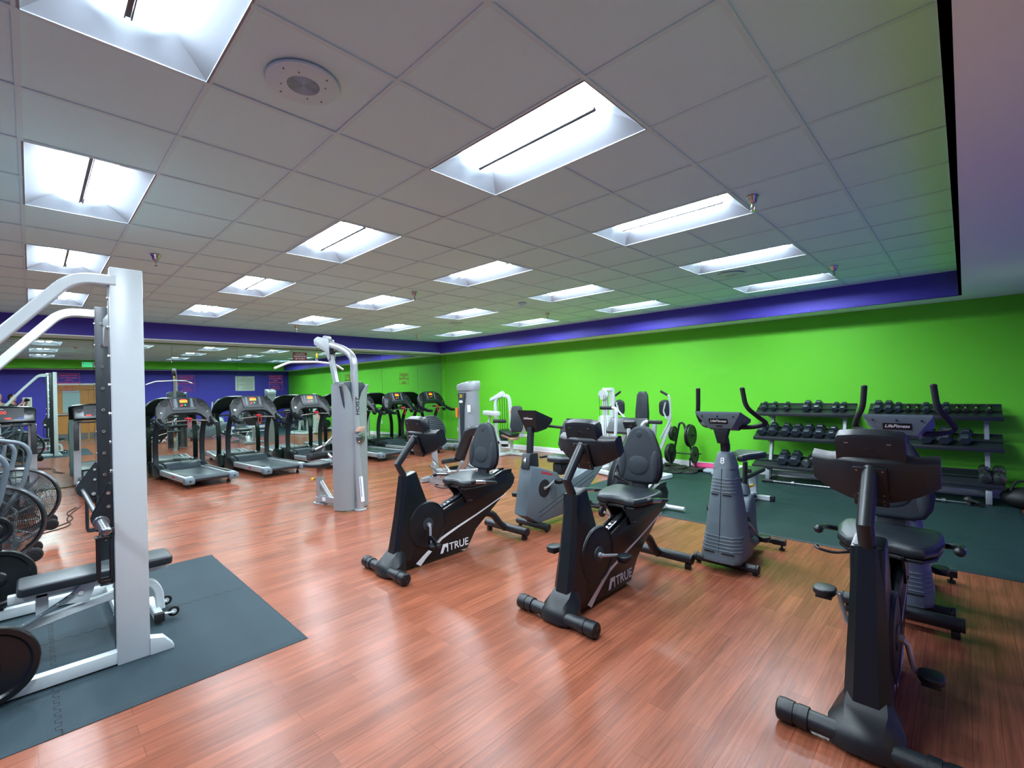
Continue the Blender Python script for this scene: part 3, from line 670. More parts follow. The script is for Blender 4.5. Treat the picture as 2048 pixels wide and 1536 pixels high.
P1 = plate('weight_plate', .205, .04, 'ironblk', -3.61, -.185, .235, text='45', lip=.03); P1['label'] = 'black rubber rimmed weight plate at the lower left frame edge'; P1['category'] = 'weight plate'; P1['group'] = 'plates hung on the squat rack'
P2 = plate('weight_plate', .205, .04, 'ironblk', -4.96, -.19, .33, text='45', lip=.03); P2['label'] = 'black weight plate low on the far upright side, left of the bench'; P2['category'] = 'weight plate'; P2['group'] = 'plates hung on the squat rack'
P3 = plate('weight_plate', .1, .035, 'ironblk', -4.9, -.2, .69, text='10', lip=.02); P3['label'] = 'small black weight plate in front of the wire fan wheel at the left edge'; P3['category'] = 'weight plate'; P3['group'] = 'plates hung on the squat rack'
# ================================================================ ADJUSTABLE BENCH
bn = empty('adjustable_bench', (-4.22, .01, .012), 'adjustable white framed bench with long black pad inside the squat rack', 'bench')
b = B(); b.pad([(y, x) for x, y in rrect(.27, .78, .03, 3)], .06, .016, TM((0, .30, .40)) @ TM((0, 0, 0), 0, 0, PI/2) @ TM((0, 0, 0), 0, 0, -PI/2) @ Matrix.Rotation(PI/2, 4, 'Z')); b.build('back_pad', 'vinyl', bn)
b = B(); b.pad(rrect(.27, .3, .03, 3), .06, .016, TM((0, -.36, .40))); b.build('seat_pad', 'vinyl', bn)
b = B(); b.tube([(0, -.62, .03), (0, -.45, .1), (0, .2, .22), (0, .58, .27), (0, .62, .2), (0, .63, .06)], 0, wh=(.05, .055), up=(1, 0, 0), fillet=.08)
b.box((0, .27, .37), (.05, .8, .05), .005); b.box((0, -.36, .37), (.05, .26, .05), .005); b.box((0, .02, .3), (.05, .06, .14), .005); b.box((0, -.2, .3), (.05, .06, .2), .005)
b.build('frame', 'white', bn)
b = B(); b.tube([(-.25, .6, .05), (.02, .6, .05), (.14, .6, .05)], 0, wh=(.05, .055), up=(0, 0, 1)); b.box((.15, .6, .05), (.04, .058, .06), .003, mi=1); b.box((-.26, .6, .05), (.04, .058, .06), .003, mi=1); b.build('rear_foot', ['white', 'rubblk'], bn)
b = B(); b.tube([(-.25, -.64, .04), (.25, -.64, .04)], 0, wh=(.05, .055), up=(0, 0, 1)); b.build('front_foot', 'white', bn)
for x in (-.16, .1):
    b = B(); b.cyl((x-.012, .69, .05), (x+.012, .69, .05), .036, n=22, bev=.004); b.cyl((x-.014, .69, .05), (x+.014, .69, .05), .018, n=14, mi=1)
    b.tube([(x+.02, .61, .06), (x+.02, .69, .05)], 0, wh=(.006, .03), up=(1, 0, 0), mi=1); b.build('wheel', ['rubblk', 'white'], bn)
b = B(); pts = [(.045, -.45+.6*math.sin(a)*.0+.0+.62*t, .13+.2*t*t) for t, a in [(q/8, 0) for q in range(9)]]
b.tube(pts, 0, wh=(.012, .06), up=(1, 0, 0))
for q in range(1, 8): p = pts[q]; b.cyl((p[0]+.004, p[1], p[2]), (p[0]+.009, p[1], p[2]), .009, n=10, mi=1)
b.prism([(.1, .28), (.2, .38), (.28, .38), (.24, .26)], .03, .06, 'yz', .003, mi=2); b.cyl((.06, .2, .33), (.07, .2, .33), .014, n=10, mi=1)
b.build('ladder_arc', ['lfgrey', 'label', 'white'], bn)
b = B(); b.cyl((-.17, -.19, .425), (.17, -.19, .425), .018, n=12); b.box((.165, -.19, .38), (.01, .05, .1), .003, mi=1); b.build('hinge', ['white', 'white'], bn)
# ================================================================ FAN BIKES AT THE LEFT EDGE
def fan_bike(label, loc, frame='silver', white=False):
    r = empty('fan_bike', loc, label, 'exercise bike', group=None if white else 'fan bikes at the left frame edge')
    cy, cz, R = 0, .5, .345
    b = B()
    for s in (-1, 1):
        for q in range(23):
            rr = .075+q*.0118; x = s*(.075-.045*(rr/R)**2)
            b.torus((x, cy, cz), rr, .002, (1, 0, 0), 44, 4)
        for q in range(20):
            a = 2*PI*q/20
            b.tube([(s*.078, cy+.07*math.cos(a), cz+.07*math.sin(a)), (s*.062, cy+.2*math.cos(a), cz+.2*math.sin(a)), (s*.03, cy+R*math.cos(a), cz+R*math.sin(a))], .0018, n=4)
    b.build('wire_cage', 'blkmetal', r)
    b = B(); 
    for s in (-1, 1): b.torus((s*.028, cy, cz), R, .009, (1, 0, 0), 56, 8)
    b.torus((0, cy, cz), R-.002, .02, (1, 0, 0), 56, 4)
    b.build('rim', 'dsteel' if not white else 'blkmetal', r)
    b = B()
    for q in range(14):
        a = 2*PI*q/14; c, s_ = math.cos(a), math.sin(a)
        b.box((0, cy+c*.2, cz+s_*.2), (.05, .22, .004), rot=(a, 0, 0)) if False else b.loft([[(-.03, cy+c*.08, cz+s_*.08), (.03, cy+c*.08+.012*s_, cz+s_*.08), (.03, cy+c*.3+.012*s_, cz+s_*.3), (-.03, cy+c*.3, cz+s_*.3)], [(-.03, cy+c*.08-.003*s_, cz+s_*.08+.003*c), (.03, cy+c*.08+.012*s_-.003*s_, cz+s_*.08+.003*c), (.03, cy+c*.3+.009*s_, cz+s_*.3+.003*c), (-.03, cy+c*.3-.003*s_, cz+s_*.3+.003*c)]])
    b.cyl((-.07, cy, cz), (.07, cy, cz), .07, n=24); b.build('fan_blades', 'dkgrey', r, smooth=0)
    b = B(); 
    b.cyl((.078, cy, cz), (.083, cy, cz), .068, n=28, bev=.002); b.build('hub_cap', 'steel', r)
    # chain cover towards the rider
    b = B(); b.prism([(cy-.12*math.cos(t)-.28, cz+.12*math.sin(t)+.14) for t in [PI*k/8-PI/2 for k in range(9)]][::-1]+[(cy+.02, cz+.07), (cy+.02, cz-.07)], .09, .12, 'yz', .008)
    b.build('chain_cover', 'blkgloss' if not white else 'white', r)
    fm = 'white' if white else frame
    b = B()
    b.tube([(.0, cy+.02, .06), (0, cy-.28, .1), (0, cy-.95, .06)], 0, wh=(.05, .06), up=(1, 0, 0), fillet=.05)
    b.tube([(0, cy-.4, .12), (0, cy-.42, .62)], 0, wh=(.06, .06), up=(1, 0, 0)); b.tube([(0, cy-.42, .5), (0, cy-.1, .93), (0, cy-.08, 1.12)], .022, n=12)
    for s in (-1, 1):
        b.tube([(s*.11, cy-.02, .06), (s*.11, cy+.0, .42), (s*.11, cy-.2, .62), (0, cy-.3, .68)], .016, n=10, fillet=.05)
        b.tube([(0, cy-.05, .06), (s*.13, cy+.02, .06), (s*.13, cy+.27, .2)], .014, n=10, fillet=.03)
    b.tube([(-.26, cy-.95, .05), (.26, cy-.95, .05)], .028, n=14); b.tube([(-.24, cy-.02, .04), (.24, cy-.02, .04)], .026, n=14)
    b.build('frame', fm, r)
    for s in (-1, 1):
        b = B(); b.cyl((s*.135, cy+.27, .205), (s*.17, cy+.27, .205), .062, n=26, bev=.008); b.cyl((s*.17, cy+.27, .205), (s*.178, cy+.27, .205), .024, n=16, mi=1); b.torus((s*.17, cy+.27, .205), .042, .004, (1, 0, 0), 24, 6, mi=1)
        b.build('transport_wheel', ['rubblk', 'blk'], r)
        b = B(); dy = .06*s
        if white:
            zt = 1.36 if s > 0 else 1.2
            b.tube([(s*.12, cy-.12, .35), (s*.14, cy-.05+dy, .8), (s*.13, cy-.1+dy, zt-.03), (s*.16, cy-.12+dy, zt), (s*.2, cy-.12+dy, zt)], .018, n=12, fillet=.05); b.tube([(s*.2, cy-.12+dy, zt), (s*.36, cy-.12+dy, zt)], .022, n=12, mi=1)
        else:
            b.tube([(s*.14, cy-.12, .35), (s*.17, cy+.0+dy, .7), (s*.19, cy+.06+dy, 1.04), (s*.19, cy-.0+dy, 1.14), (s*.2, cy-.3+dy, 1.22)], .021, n=12, fillet=.07); b.tube([(s*.2, cy-.3+dy, 1.22), (s*.3, cy-.36+dy, 1.23)], .023, n=12, mi=1)
        b.build('push_arm', [fm, 'foam'], r)
    b = B(); b.tube([(0, cy-.42, .6), (0, cy-.44, .8)], .016, n=12, mi=1); b.pad([(0, -.13), (.05, -.1), (.12, .0), (.13, .09), (.08, .13), (-.08, .13), (-.13, .09), (-.12, 0), (-.05, -.1)], .06, .02, TM((0, cy-.5, .79), 0, 0, PI)); b.build('seat', ['vinyl', 'chrome'], r)
    b = B(); b.box((0, cy-.12, 1.16), (.16, .05, .11), .015, rot=(-.5, 0, 0)); b.box((0, cy-.15, 1.17), (.1, .012, .06), .003, rot=(-.5, 0, 0), mi=1); b.build('console', ['blk', 'lfgrey'], r)
    pedal_set(r, (cy-.3, .3), 2.4 if not white else -.5, x=.08, L=.15)
    return r
# riders face the green wall here (fan towards +Y)
fb1 = fan_bike('fan bike with round wire cage at the left frame edge, nearer one', (-6.2, -.27, 0), frame='lfgrey')
fb2 = fan_bike('fan bike with round wire cage at the left frame edge, farther one', (-7.5, -.13, 0), frame='lfgrey')
# ================================================================ WHITE FAN BIKE (right)
fb3 = fan_bike('white framed fan bike behind the middle black recumbent bike', (-2.8, 4.78, 0), white=True); fb3.rotation_euler = (0, 0, PI)
# ================================================================ SILVER PULLDOWN TOWER
lp = empty('lat_pulldown_machine', (-6.0, 3.12, 0), 'tall silver lat pulldown machine with wide bar, round seat and curved shrouds', 'weight machine', rz=math.radians(13))
# two tall shrouds, each a curved shell, either side of the weight stack
def shroud(y0, y1, parent, x0=-.2, x1=.02, flip=1):
    b = B(); n = 10; secs = []
    for z, k in ((.02, 1), (.6, 1.02), (1.2, 1.0), (1.45, .93), (1.6, .72), (1.7, .4), (1.725, .18)):
        o = []; i = []
        for q in range(n+1):
            t = q/n; a = -PI*.5+PI*t*1.0
            # quarter-ellipse wrapping the outside corner: from front edge around to the back
            u = math.cos(t*PI*.5); v = math.sin(t*PI*.5)
            x = x0+(x1-x0)*(v**.8); y = y1+(y0-y1)*(u**.6)
            x = x0+(x-x0)*1; 
            x = x0*1.0+(x-x0*1.0) if z < 1.3 else x0+(x-x0)
            o.append((x, y)); i.append((x-.012*v, y-flip*.012*u))
        # the shells taper towards the outside corner near the top
        oo = [(x, y0+(y-y0)*k) for x, y in o]; ii = [(x, y0+(y-y0)*k+0) for x, y in i][::-1]
        secs.append([(x, y, z) for x, y in oo+ii])
    b.loft(secs); return b.build('shroud', 'silver', parent, smooth=50)
shroud(-.225, -.03, lp, flip=-1); shroud(.285, .03, lp, flip=1)
b = B(); b.box((-.16, 0, .9), (.12, .2, 1.2)); 
for q in range(14): b.box((-.13, 0, .12+q*.055), (.14, .19, .05), .003)
b.prism([(-.13, 1.1), (.13, 1.1), (.19, 1.5), (.215, 1.7), (.15, 1.76), (-.15, 1.76), (-.215, 1.7), (-.19, 1.5)], -.22, -.005, 'yz', .015)
b.build('weight_stack', 'dkgrey', lp)
# round mast behind the tower, bent forward over the seat
b = B(); b.tube([(.07, .0, .01), (.07, .0, .12), (.015, .0, .75), (.0, .0, 2.1), (-.2, .0, 2.22), (-.7, 0, 2.36)], .05, n=20, fillet=.2, fs=7); b.cyl((.07, .0, 0), (.07, .0, .02), .08, n=28, bev=.004); mast = b.build('mast', 'silver2', lp)
b = B(); b.text('HOIST', .085, TM((.0605, .0, 1.42), PI/2, -PI/2, PI/2), ext=.001, shear=.2, bold=.001); b.build('lettering', 'dktext', mast, smooth=0)
b = B(); b.box((.105, .0, .29), (.004, .06, .34), .001, rot=(0, -.09, 0)); b.box((.108, -.015, .32), (.004, .006, .26), rot=(0, -.09, 0), mi=1); b.build('label_strip', ['label', 'blue'], mast, smooth=0)
b = B(); b.cyl((.06, .03, .98), (.075, .03, .98), .075, n=30, bev=.003); b.text('H', .07, TM((.076, .03, .98), PI/2, 0, PI/2), mi=1, shear=.3, bold=.002); 
for y, z in ((-.045, .02), (.045, .03), (-.03, -.045)): b.ell((.075, .03+y, .98+z), (.006, .009, .009), mi=1)
b.prism([(-.055, 1.08), (-.03, 1.12), (.02, 1.14), (.085, 1.14), (.085, 1.12), (.06, 1.09), (.04, 1.075), (-.055, 1.075)], .05, .1, 'yz', .004, mi=2); b.build('accessory_hook', ['steel', 'chrome', 'cream'], lp)
# front post from seat base up to the boom
b = B(); b.tube([(-.28, 0, .55), (-.3, 0, 1.5), (-.5, 0, 2.22)], 0, wh=(.075, .06), up=(0, 1, 0), fillet=.1); b.tube([(-.28, 0, .62), (-.3, 0, .1)], 0, wh=(.06, .09), up=(0, 1, 0)); b.build('front_post', 'silver2', lp)
b = B(); 
for s in (-1, 1): b.prism([(-0.79, 2.39), (-0.7, 2.43), (-0.46, 2.37), (-0.44, 2.1), (-0.48, 2.08), (-0.54, 2.2), (-0.78, 2.32)], s*.042, s*.05, 'xz', .002)
b.cyl((-0.74, -.04, 2.37), (-0.74, .04, 2.37), .05, n=24); b.cyl((-0.56, -.04, 2.38), (-0.56, .04, 2.38), .055, n=24); b.cyl((-0.46, -.035, 2.2), (-0.46, .035, 2.2), .045, n=24, mi=1); b.build('pulley_bracket', ['silver2', 'blk'], lp)
b = B(); b.tube([(-0.79, 0, 2.37), (-0.79, 0, 2.12)], .004, n=6); b.tube([(-0.42, 0, 2.2), (-0.29, 0, 1.7)], .004, n=6); b.cyl((-0.79, 0, 2.13), (-0.79, 0, 2.2), .012, n=10, mi=1); b.torus((-0.79, 0, 2.1), .016, .004, (1, 0, 0), 14, 6, mi=2); b.build('cable', ['rubblk', 'yellow', 'chrome'], lp)
b = B(); b.tube([(-0.79, -.66, 1.96), (-0.79, -.44, 2.05), (-0.79, .0, 2.07), (-0.79, .3, 2.05), (-0.79, .46, 1.97)], .016, n=12, fillet=.06); b.build('pull_bar', 'whitep', lp)
# seat, thigh rollers, handles
b = B(); b.pad([(-.17, -.12), (-.1, -.17), (.1, -.17), (.17, -.12), (.16, .05), (.08, .17), (-.08, .17), (-.16, .05)], .06, .02, TM((-.78, -.02, .54), 0, 0, -PI/2)); b.build('seat', 'vinyl', lp)
b = B(); b.box((-.78, 0, .42), (.06, .07, .24), .005, mi=1); b.box((-.78, 0, .25), (.08, .085, .28), .008); b.box((-.78, 0, .05), (.09, .1, .1), .005); b.prism([(x, y) for x, y in circ(.13, 20, -.78, 0, .07)], .0, .014, 'xy', .003); b.tube([(-.76, 0, .32), (-.55, 0, .1)], .035, n=14); b.box((-.6, 0, .08), (.4, .09, .09), .006)
b.cyl((-.85, -.0, .34), (-.93, -.0, .34), .008, n=8, mi=2); b.cyl((-.92, 0, .34), (-.96, 0, .34), .02, n=12, mi=3); b.box((-.64, -.047, .085), (.07, .003, .05), mi=4); b.build('seat_post', ['silver2', 'cream', 'chrome', 'yellow', 'label'], lp)
b = B(); b.cyl((-.62, -.3, .72), (-.62, .3, .72), .05, n=20, bev=.008); b.cyl((-.72, -.28, .64), (-.72, .28, .64), .0, n=6) if False else None; b.build('thigh_roller', 'foam', lp)
b = B(); b.tube([(-.5, 0, .68), (-.6, 0, .74)], .02, n=10); b.tube([(-.6, -.06, .9), (-.62, -.06, .75)], .018, n=10)
b.tube([(-.58, -.22, .82), (-.6, -.05, .86), (-.56, .05, .95), (-.54, .1, 1.08)], .016, n=10, fillet=.04); b.build('roller_arm', 'silver2', lp)
b = B(); b.cyl((-.6, -.26, .8), (-.6, -.08, .85), .022, n=14); b.cyl((-.56, .05, .93), (-.54, .1, 1.06), .022, n=14); b.build('grip', 'foam', lp)
b = B(); b.pad(rrect(.2, .42, .07, 4), .05, .02, TM((-.5, .22, .92), PI/2-.25, 0, PI*.5)); b.build('back_pad', 'vinyl', lp)
# ================================================================ LEG PRESS
lg = empty('leg_press_machine', (-6.05, 4.95, 0), 'grey leg press with ribbed foot plate, reclined seat and tall weight tower', 'weight machine')
b = B(); b.box((-.1, 0, .05), (1.5, .11, .08), .008); b.box((-.1, -.056, .05), (1.5, .004, .1)); b.prism([(-.65, .09), (-.5, .26), (.1, .22), (.2, .09)], -.07, .07, 'xz', .01)
for q in range(3): b.cyl((-.48+q*.12, -.078, .15), (-.48+q*.12, -.07, .15), .018, n=10, mi=1)
for q in range(5): b.cyl((-.7+q*.28, -.06, .05), (-.7+q*.28, -.052, .05), .009, n=8, mi=2)
b.tube([(.3, -.3, .05), (.3, .6, .05)], 0, wh=(.07, .08), up=(0, 0, 1)); b.tube([(-.75, -.2, .05), (-.75, .5, .05)], 0, wh=(.07, .08), up=(0, 0, 1)); b.tube([(.32, -.06, .05), (.36, -.16, .015)], .012, n=8)
b.text('HOIST', .07, TM((-.1, -.0715, .17), PI/2, 0, 0), mi=1, shear=.2); b.build('base_frame', ['silver2', 'dktext', 'chrome'], lg)
b = B(); b.tube([(-.72, .1, .06), (-.76, .1, .55)], 0, wh=(.1, .07), up=(0, 1, 0)); b.torus((-.6, -.05, .3), .06, .012, (0, 1, 0), 20, 8); b.tube([(-.66, -.09, .3), (-.3, -.09, .16)], .008, n=6, mi=1); b.tube([(-.7, .0, .42), (-.28, .0, .2)], .005, n=6, mi=1); b.build('plate_linkage', ['silver2', 'rubblk'], lg)
b = B(); b.M = TM((-.86, .1, .88), 0, PI/2-.22, 0); o_ = [(x*.92, y*1.05) for x, y in circ(.31, 30)]
b.pad(o_, .035, .01, Matrix.Identity(4))
for q in range(15): y = -.27+q*.0385; w = .29*math.sqrt(max(.04, 1-(y/.33)**2)); b.box((y*.95, 0, .038), (.016, 2*w, .012), .003)
b.M = Matrix.Identity(4); b.build('foot_plate', 'dkgrey', lg)
b = B(); b.tube([(-.8, -.2, .95), (-.68, -.22, 1.05), (-.66, -.22, .8)], .016, n=10, fillet=.05); b.build('plate_handle', 'lfgrey', lg)
b = B(); b.pad(rrect(.34, .42, .06, 4), .08, .025, TM((.0, -.02, .42), 0, -.22, 0)); b.build('seat', 'vinyl', lg)
b = B(); b.pad(rrect(.36, .62, .09, 5), .08, .03, TM((.36, -.02, .74), 0, -1.05, 0) @ Matrix.Rotation(PI/2, 4, 'Z')); b.build('backrest', 'vinyl', lg)
b = B(); b.tube([(.12, -.02, .32), (.24, -.02, .4), (.48, -.02, .86)], 0, wh=(.07, .04), up=(0, 1, 0)); b.build('back_bracket', 'cream', lg)
b = B(); 
for s in (-1, 1): b.tube([(-.05, s*.2, .38), (.1, s*.24, .3), (.3, s*.25, .32), (.42, s*.25, .5)], .018, n=10, fillet=.06)
b.tube([(-.25, -.1, .28), (.45, -.1, .28)], .02, n=10); b.tube([(-.25, .1, .28), (.45, .1, .28)], .02, n=10); b.tube([(.1, -.28, .3), (.5, .1, .34)], .024, n=10); b.box((.0, 0, .3), (.2, .2, .08), .01, mi=1); b.build('seat_carriage', ['silver2', 'blk'], lg)
# weight tower of the leg press
b = B(); secs = []
for z, k in ((0.0, 1), (.3, 1), (1.2, .94), (1.5, .88), (1.6, .86)):
    o = [(-.2, -.14), (.02, -.16), (.14, -.13), (.2, -.02), (.18, .1), (.08, .18), (-.1, .18), (-.2, .12)]
    secs.append([(-.47+x*k, .72+y*k, z) for x, y in o])
b.loft(secs); b.build('weight_tower', 'silver', lg, smooth=50)
b = B(); o = [(-.23, -.16), (.03, -.18), (.15, -.14), (.2, -.02), (.19, .12), (.08, .19), (-.1, .19), (-.22, .14)]
secs = [[(-.47+x*.88, .72+y*.88, 1.6+.0*x) for x, y in o], [(-.47+x*.9, .72+y*.9, 1.64+.14*(x+.2)+.05) for x, y in o], [(-.47+x*.82, .72+y*.84, 1.66+.14*(x+.2)+.06) for x, y in o]]
b.loft(secs); b.text('ROC-IT', .06, TM((-.5, .72, 1.763), .0, -.16, .3), mi=1, ext=.001, shear=.3); b.build('tower_cap', ['silver', 'dktext'], lg, smooth=50)
b = B(); b.prism([(-.62, 1.56), (-.42, 1.56), (-.455, 1.3), (-.475, .5), (-.55, .5), (-.57, 1.3)], .545, .575, 'xz', .004); b.text('23', .075, TM((-.52, .544, 1.5), PI/2, 0, 0), mi=1, bold=.002); b.prism([(x, y) for x, y in circ(.05, 20, -.52, 1.4, .025)], .54, .545, 'xz', mi=2)
b.box((-.66, .56, 1.2), (.05, .02, .18), mi=3); b.box((-.34, .575, 1.27), (.07, .01, .13), .002, rot=(0, 0, .15), mi=2); b.build('tower_panel', ['dkgrey', 'yellow', 'label', 'orange'], lg)
# ================================================================ WHITE LEG EXTENSION AT THE BACK
le = empty('leg_extension_machine', (-8.05, 8.13, 0), 'white leg extension machine with black pads against the green wall', 'weight machine')
b = B()
def wt(pts, w=.075, h=.06, up=(0, 1, 0), f=.08): b.tube(pts, 0, wh=(w, h), up=up, fillet=f)
wt([(-.42, .1, .04), (-.44, .1, 1.3), (-.3, .1, 1.46), (.0, .1, 1.44), (.06, .1, 1.35), (.1, .1, .9), (.1, .1, .04)], f=.14)
wt([(-.5, .1, .04), (.62, .1, .04)], up=(0, 0, 1)); wt([(.08, -.3, .04), (.08, .35, .04)], up=(0, 0, 1)); wt([(-.45, -.3, .04), (-.45, .35, .04)], up=(0, 0, 1))
wt([(.62, .1, .04), (.72, .1, .1), (.68, .1, .9)], f=.08); wt([(.1, .1, .45), (.66, .1, .5)], up=(0, 0, 1)); wt([(.66, .1, .85), (.4, .1, .45)]); wt([(-.1, -.1, .04), (-.12, -.1, .35), (-.3, -.1, .52)], f=.1); wt([(-.2, -.1, .3), (.2, -.1, .32)])
b.prism([(-.62, 1.3), (-.6, 1.38), (-.18, 1.56), (-.12, 1.5), (-.14, 1.42), (-.4, 1.36)], .06, .14, 'xz', .006)
b.build('frame', 'white', le)
b = B(); 
for q in range(4): b.cyl((-.28+q*.08, .1, .3), (-.28+q*.08, .1, 1.4), .007, n=6)
for q in range(8): b.box((-.17, .1, .2+q*.045), (.2, .12, .04), .003, mi=1)
b.build('weight_stack', ['blkmetal', 'dkgrey'], le)
b = B(); b.box((-.3, -.18, 1.02), (.5, .14, .11), .02, rot=(0, .05, 0)); b.tube([(-.42, -.1, .98), (-.55, -.12, .55)], 0, wh=(.05, .05), up=(0, 1, 0)); b.build('lever_arm', 'white', le)
b = B(); b.cyl((-.1, -.32, .84), (.16, -.14, .84), .045, n=18, bev=.01); b.build('shin_roller', 'foam', le)
b = B(); b.pad(rrect(.42, .36, .05, 4), .07, .025, TM((.16, -.05, .52), 0, .25, 0)); b.build('seat', 'vinyl', le)
b = B(); b.pad([(-.11, -.3), (.11, -.3), (.16, -.18), (.13, .28), (.08, .32), (-.08, .32), (-.13, .28), (-.16, -.18)], .07, .025, TM((.45, -.06, .88), PI/2-.12, 0, .5)); b.build('backrest', 'vinyl', le)
b = B(); b.box((.22, -.07, .46), (.4, .25, .05), .01, rot=(0, .25, 0)); b.build('seat_board', 'cream', le)
b = B(); b.cyl((.6, -.02, .95), (.74, .02, .95), .016, n=10, mi=0); b.cyl((.05, -.18, .56), (.05, -.22, .56), .04, n=14); b.box((.14, .065, 1.05), (.05, .005, .09), mi=1); b.build('knob', ['blk', 'orange'], le)
# ================================================================ WHITE PEC / SHOULDER MACHINE
pd = empty('pec_fly_machine', (-4.3, 7.75, 0), 'white pec fly machine with tall grey back pad and two padded arms', 'weight machine')
b = B()
wt([(-.72, .1, .04), (-.72, .1, 1.56)], w=.09, h=.07); wt([(-.58, .12, .04), (-.58, .12, 1.56)], w=.09, h=.07); wt([(-.76, .1, 1.56), (-.54, .1, 1.56)], up=(0, 0, 1)); b.cyl((-.73, .03, 1.46), (-.73, .07, 1.46), .1, n=26)
wt([(-.66, .1, .05), (-.66, -.35, .05), (.0, -.55, .05), (.6, -.3, .05), (.62, 0, .05)], up=(0, 0, 1), f=.12, w=.09, h=.07); wt([(-.6, .1, .05), (.62, .0, .05)], up=(0, 0, 1))
wt([(.1, .1, .05), (.12, .1, .85)], w=.08); wt([(-.4, .0, .05), (-.36, .02, .5), (-.1, .0, .95)], f=.1); wt([(.3, .0, .3), (.36, .0, 1.0)], w=.07); wt([(.35, -.1, .05), (.25, -.1, .5)], w=.04, h=.04); wt([(.2, -.2, .05), (.15, -.2, .5)], w=.04, h=.04)
b.box((-.72, .12, .55), (.22, .2, 1.0), .02)
b.build('frame', 'white', pd)
b = B(); 
for x in (-.8, -.7, -.66): b.tube([(x, .02, 1.45), (x, .02, .4)], .004, n=6)
b.build('cable', 'rubblk', pd)
b = B(); b.pad([(-.08, -.5), (.08, -.5), (.12, -.4), (.125, .1), (.1, .42), (.06, .48), (-.06, .48), (-.1, .42), (-.125, .1), (-.12, -.4)], .09, .03, TM((.11, .05, 1.03), PI/2-.08, 0, .1)); b.build('back_pad', 'vinyl', pd)
b = B(); b.pad(rrect(.74, .34, .03, 3), .07, .02, TM((-.02, -.28, .88), .85, 0, 0)); b.build('arm_pad', 'vinyl', pd)
b = B(); b.pad(rrect(.3, .28, .06, 4), .06, .02, TM((.25, -.3, .72))); b.build('seat', 'vinyl', pd)
for s, xb in ((-1, -.43), (1, .66)):
    b = B(); b.tube([(xb-s*.2, .0, .68), (xb, -.02, 1.02), (xb+s*.0, -.03, 1.38), (xb-s*.02, -.04, 1.44), (xb-s*.13, -.06, 1.5)], .018, n=12, fillet=.05)
    if s > 0: b.tube([(xb-.2, .0, .5), (xb-.02, 0, .95), (xb-.06, 0, 1.1)], 0, wh=(.05, .03), up=(0, 1, 0), fillet=.04)
    b.tube([(xb-s*.06, -.06, 1.32), (xb-s*.1, -.06, 1.16), (xb-s*(.22 if s < 0 else .05), -.06, 1.04)], 0, wh=(.014, .06), up=(0, 1, 0), fillet=.03)
    for z in (1.28, 1.19): b.cyl((xb-s*.08, -.07, z), (xb-s*.08, -.075, z), .008, n=8, mi=1)
    b.build('swing_arm', ['white', 'blk'], pd)
    b = B(); b.cyl((xb-s*.03, -.045, 1.445), (xb-s*.15, -.065, 1.515), .021, n=12); b.build('grip', 'foam', pd)
    b = B(); b.pad([(x, y) for x, y in rrect(.2, .29, .09, 5)], .06, .02, TM((xb-s*.1, .01, 1.22), PI/2, 0, 0)); 
    for q in range(5): b.box((xb-s*.1, -.052, 1.12+q*.05), (.17, .006, .006), .002)
    b.build('forearm_pad', 'vinyl', pd)
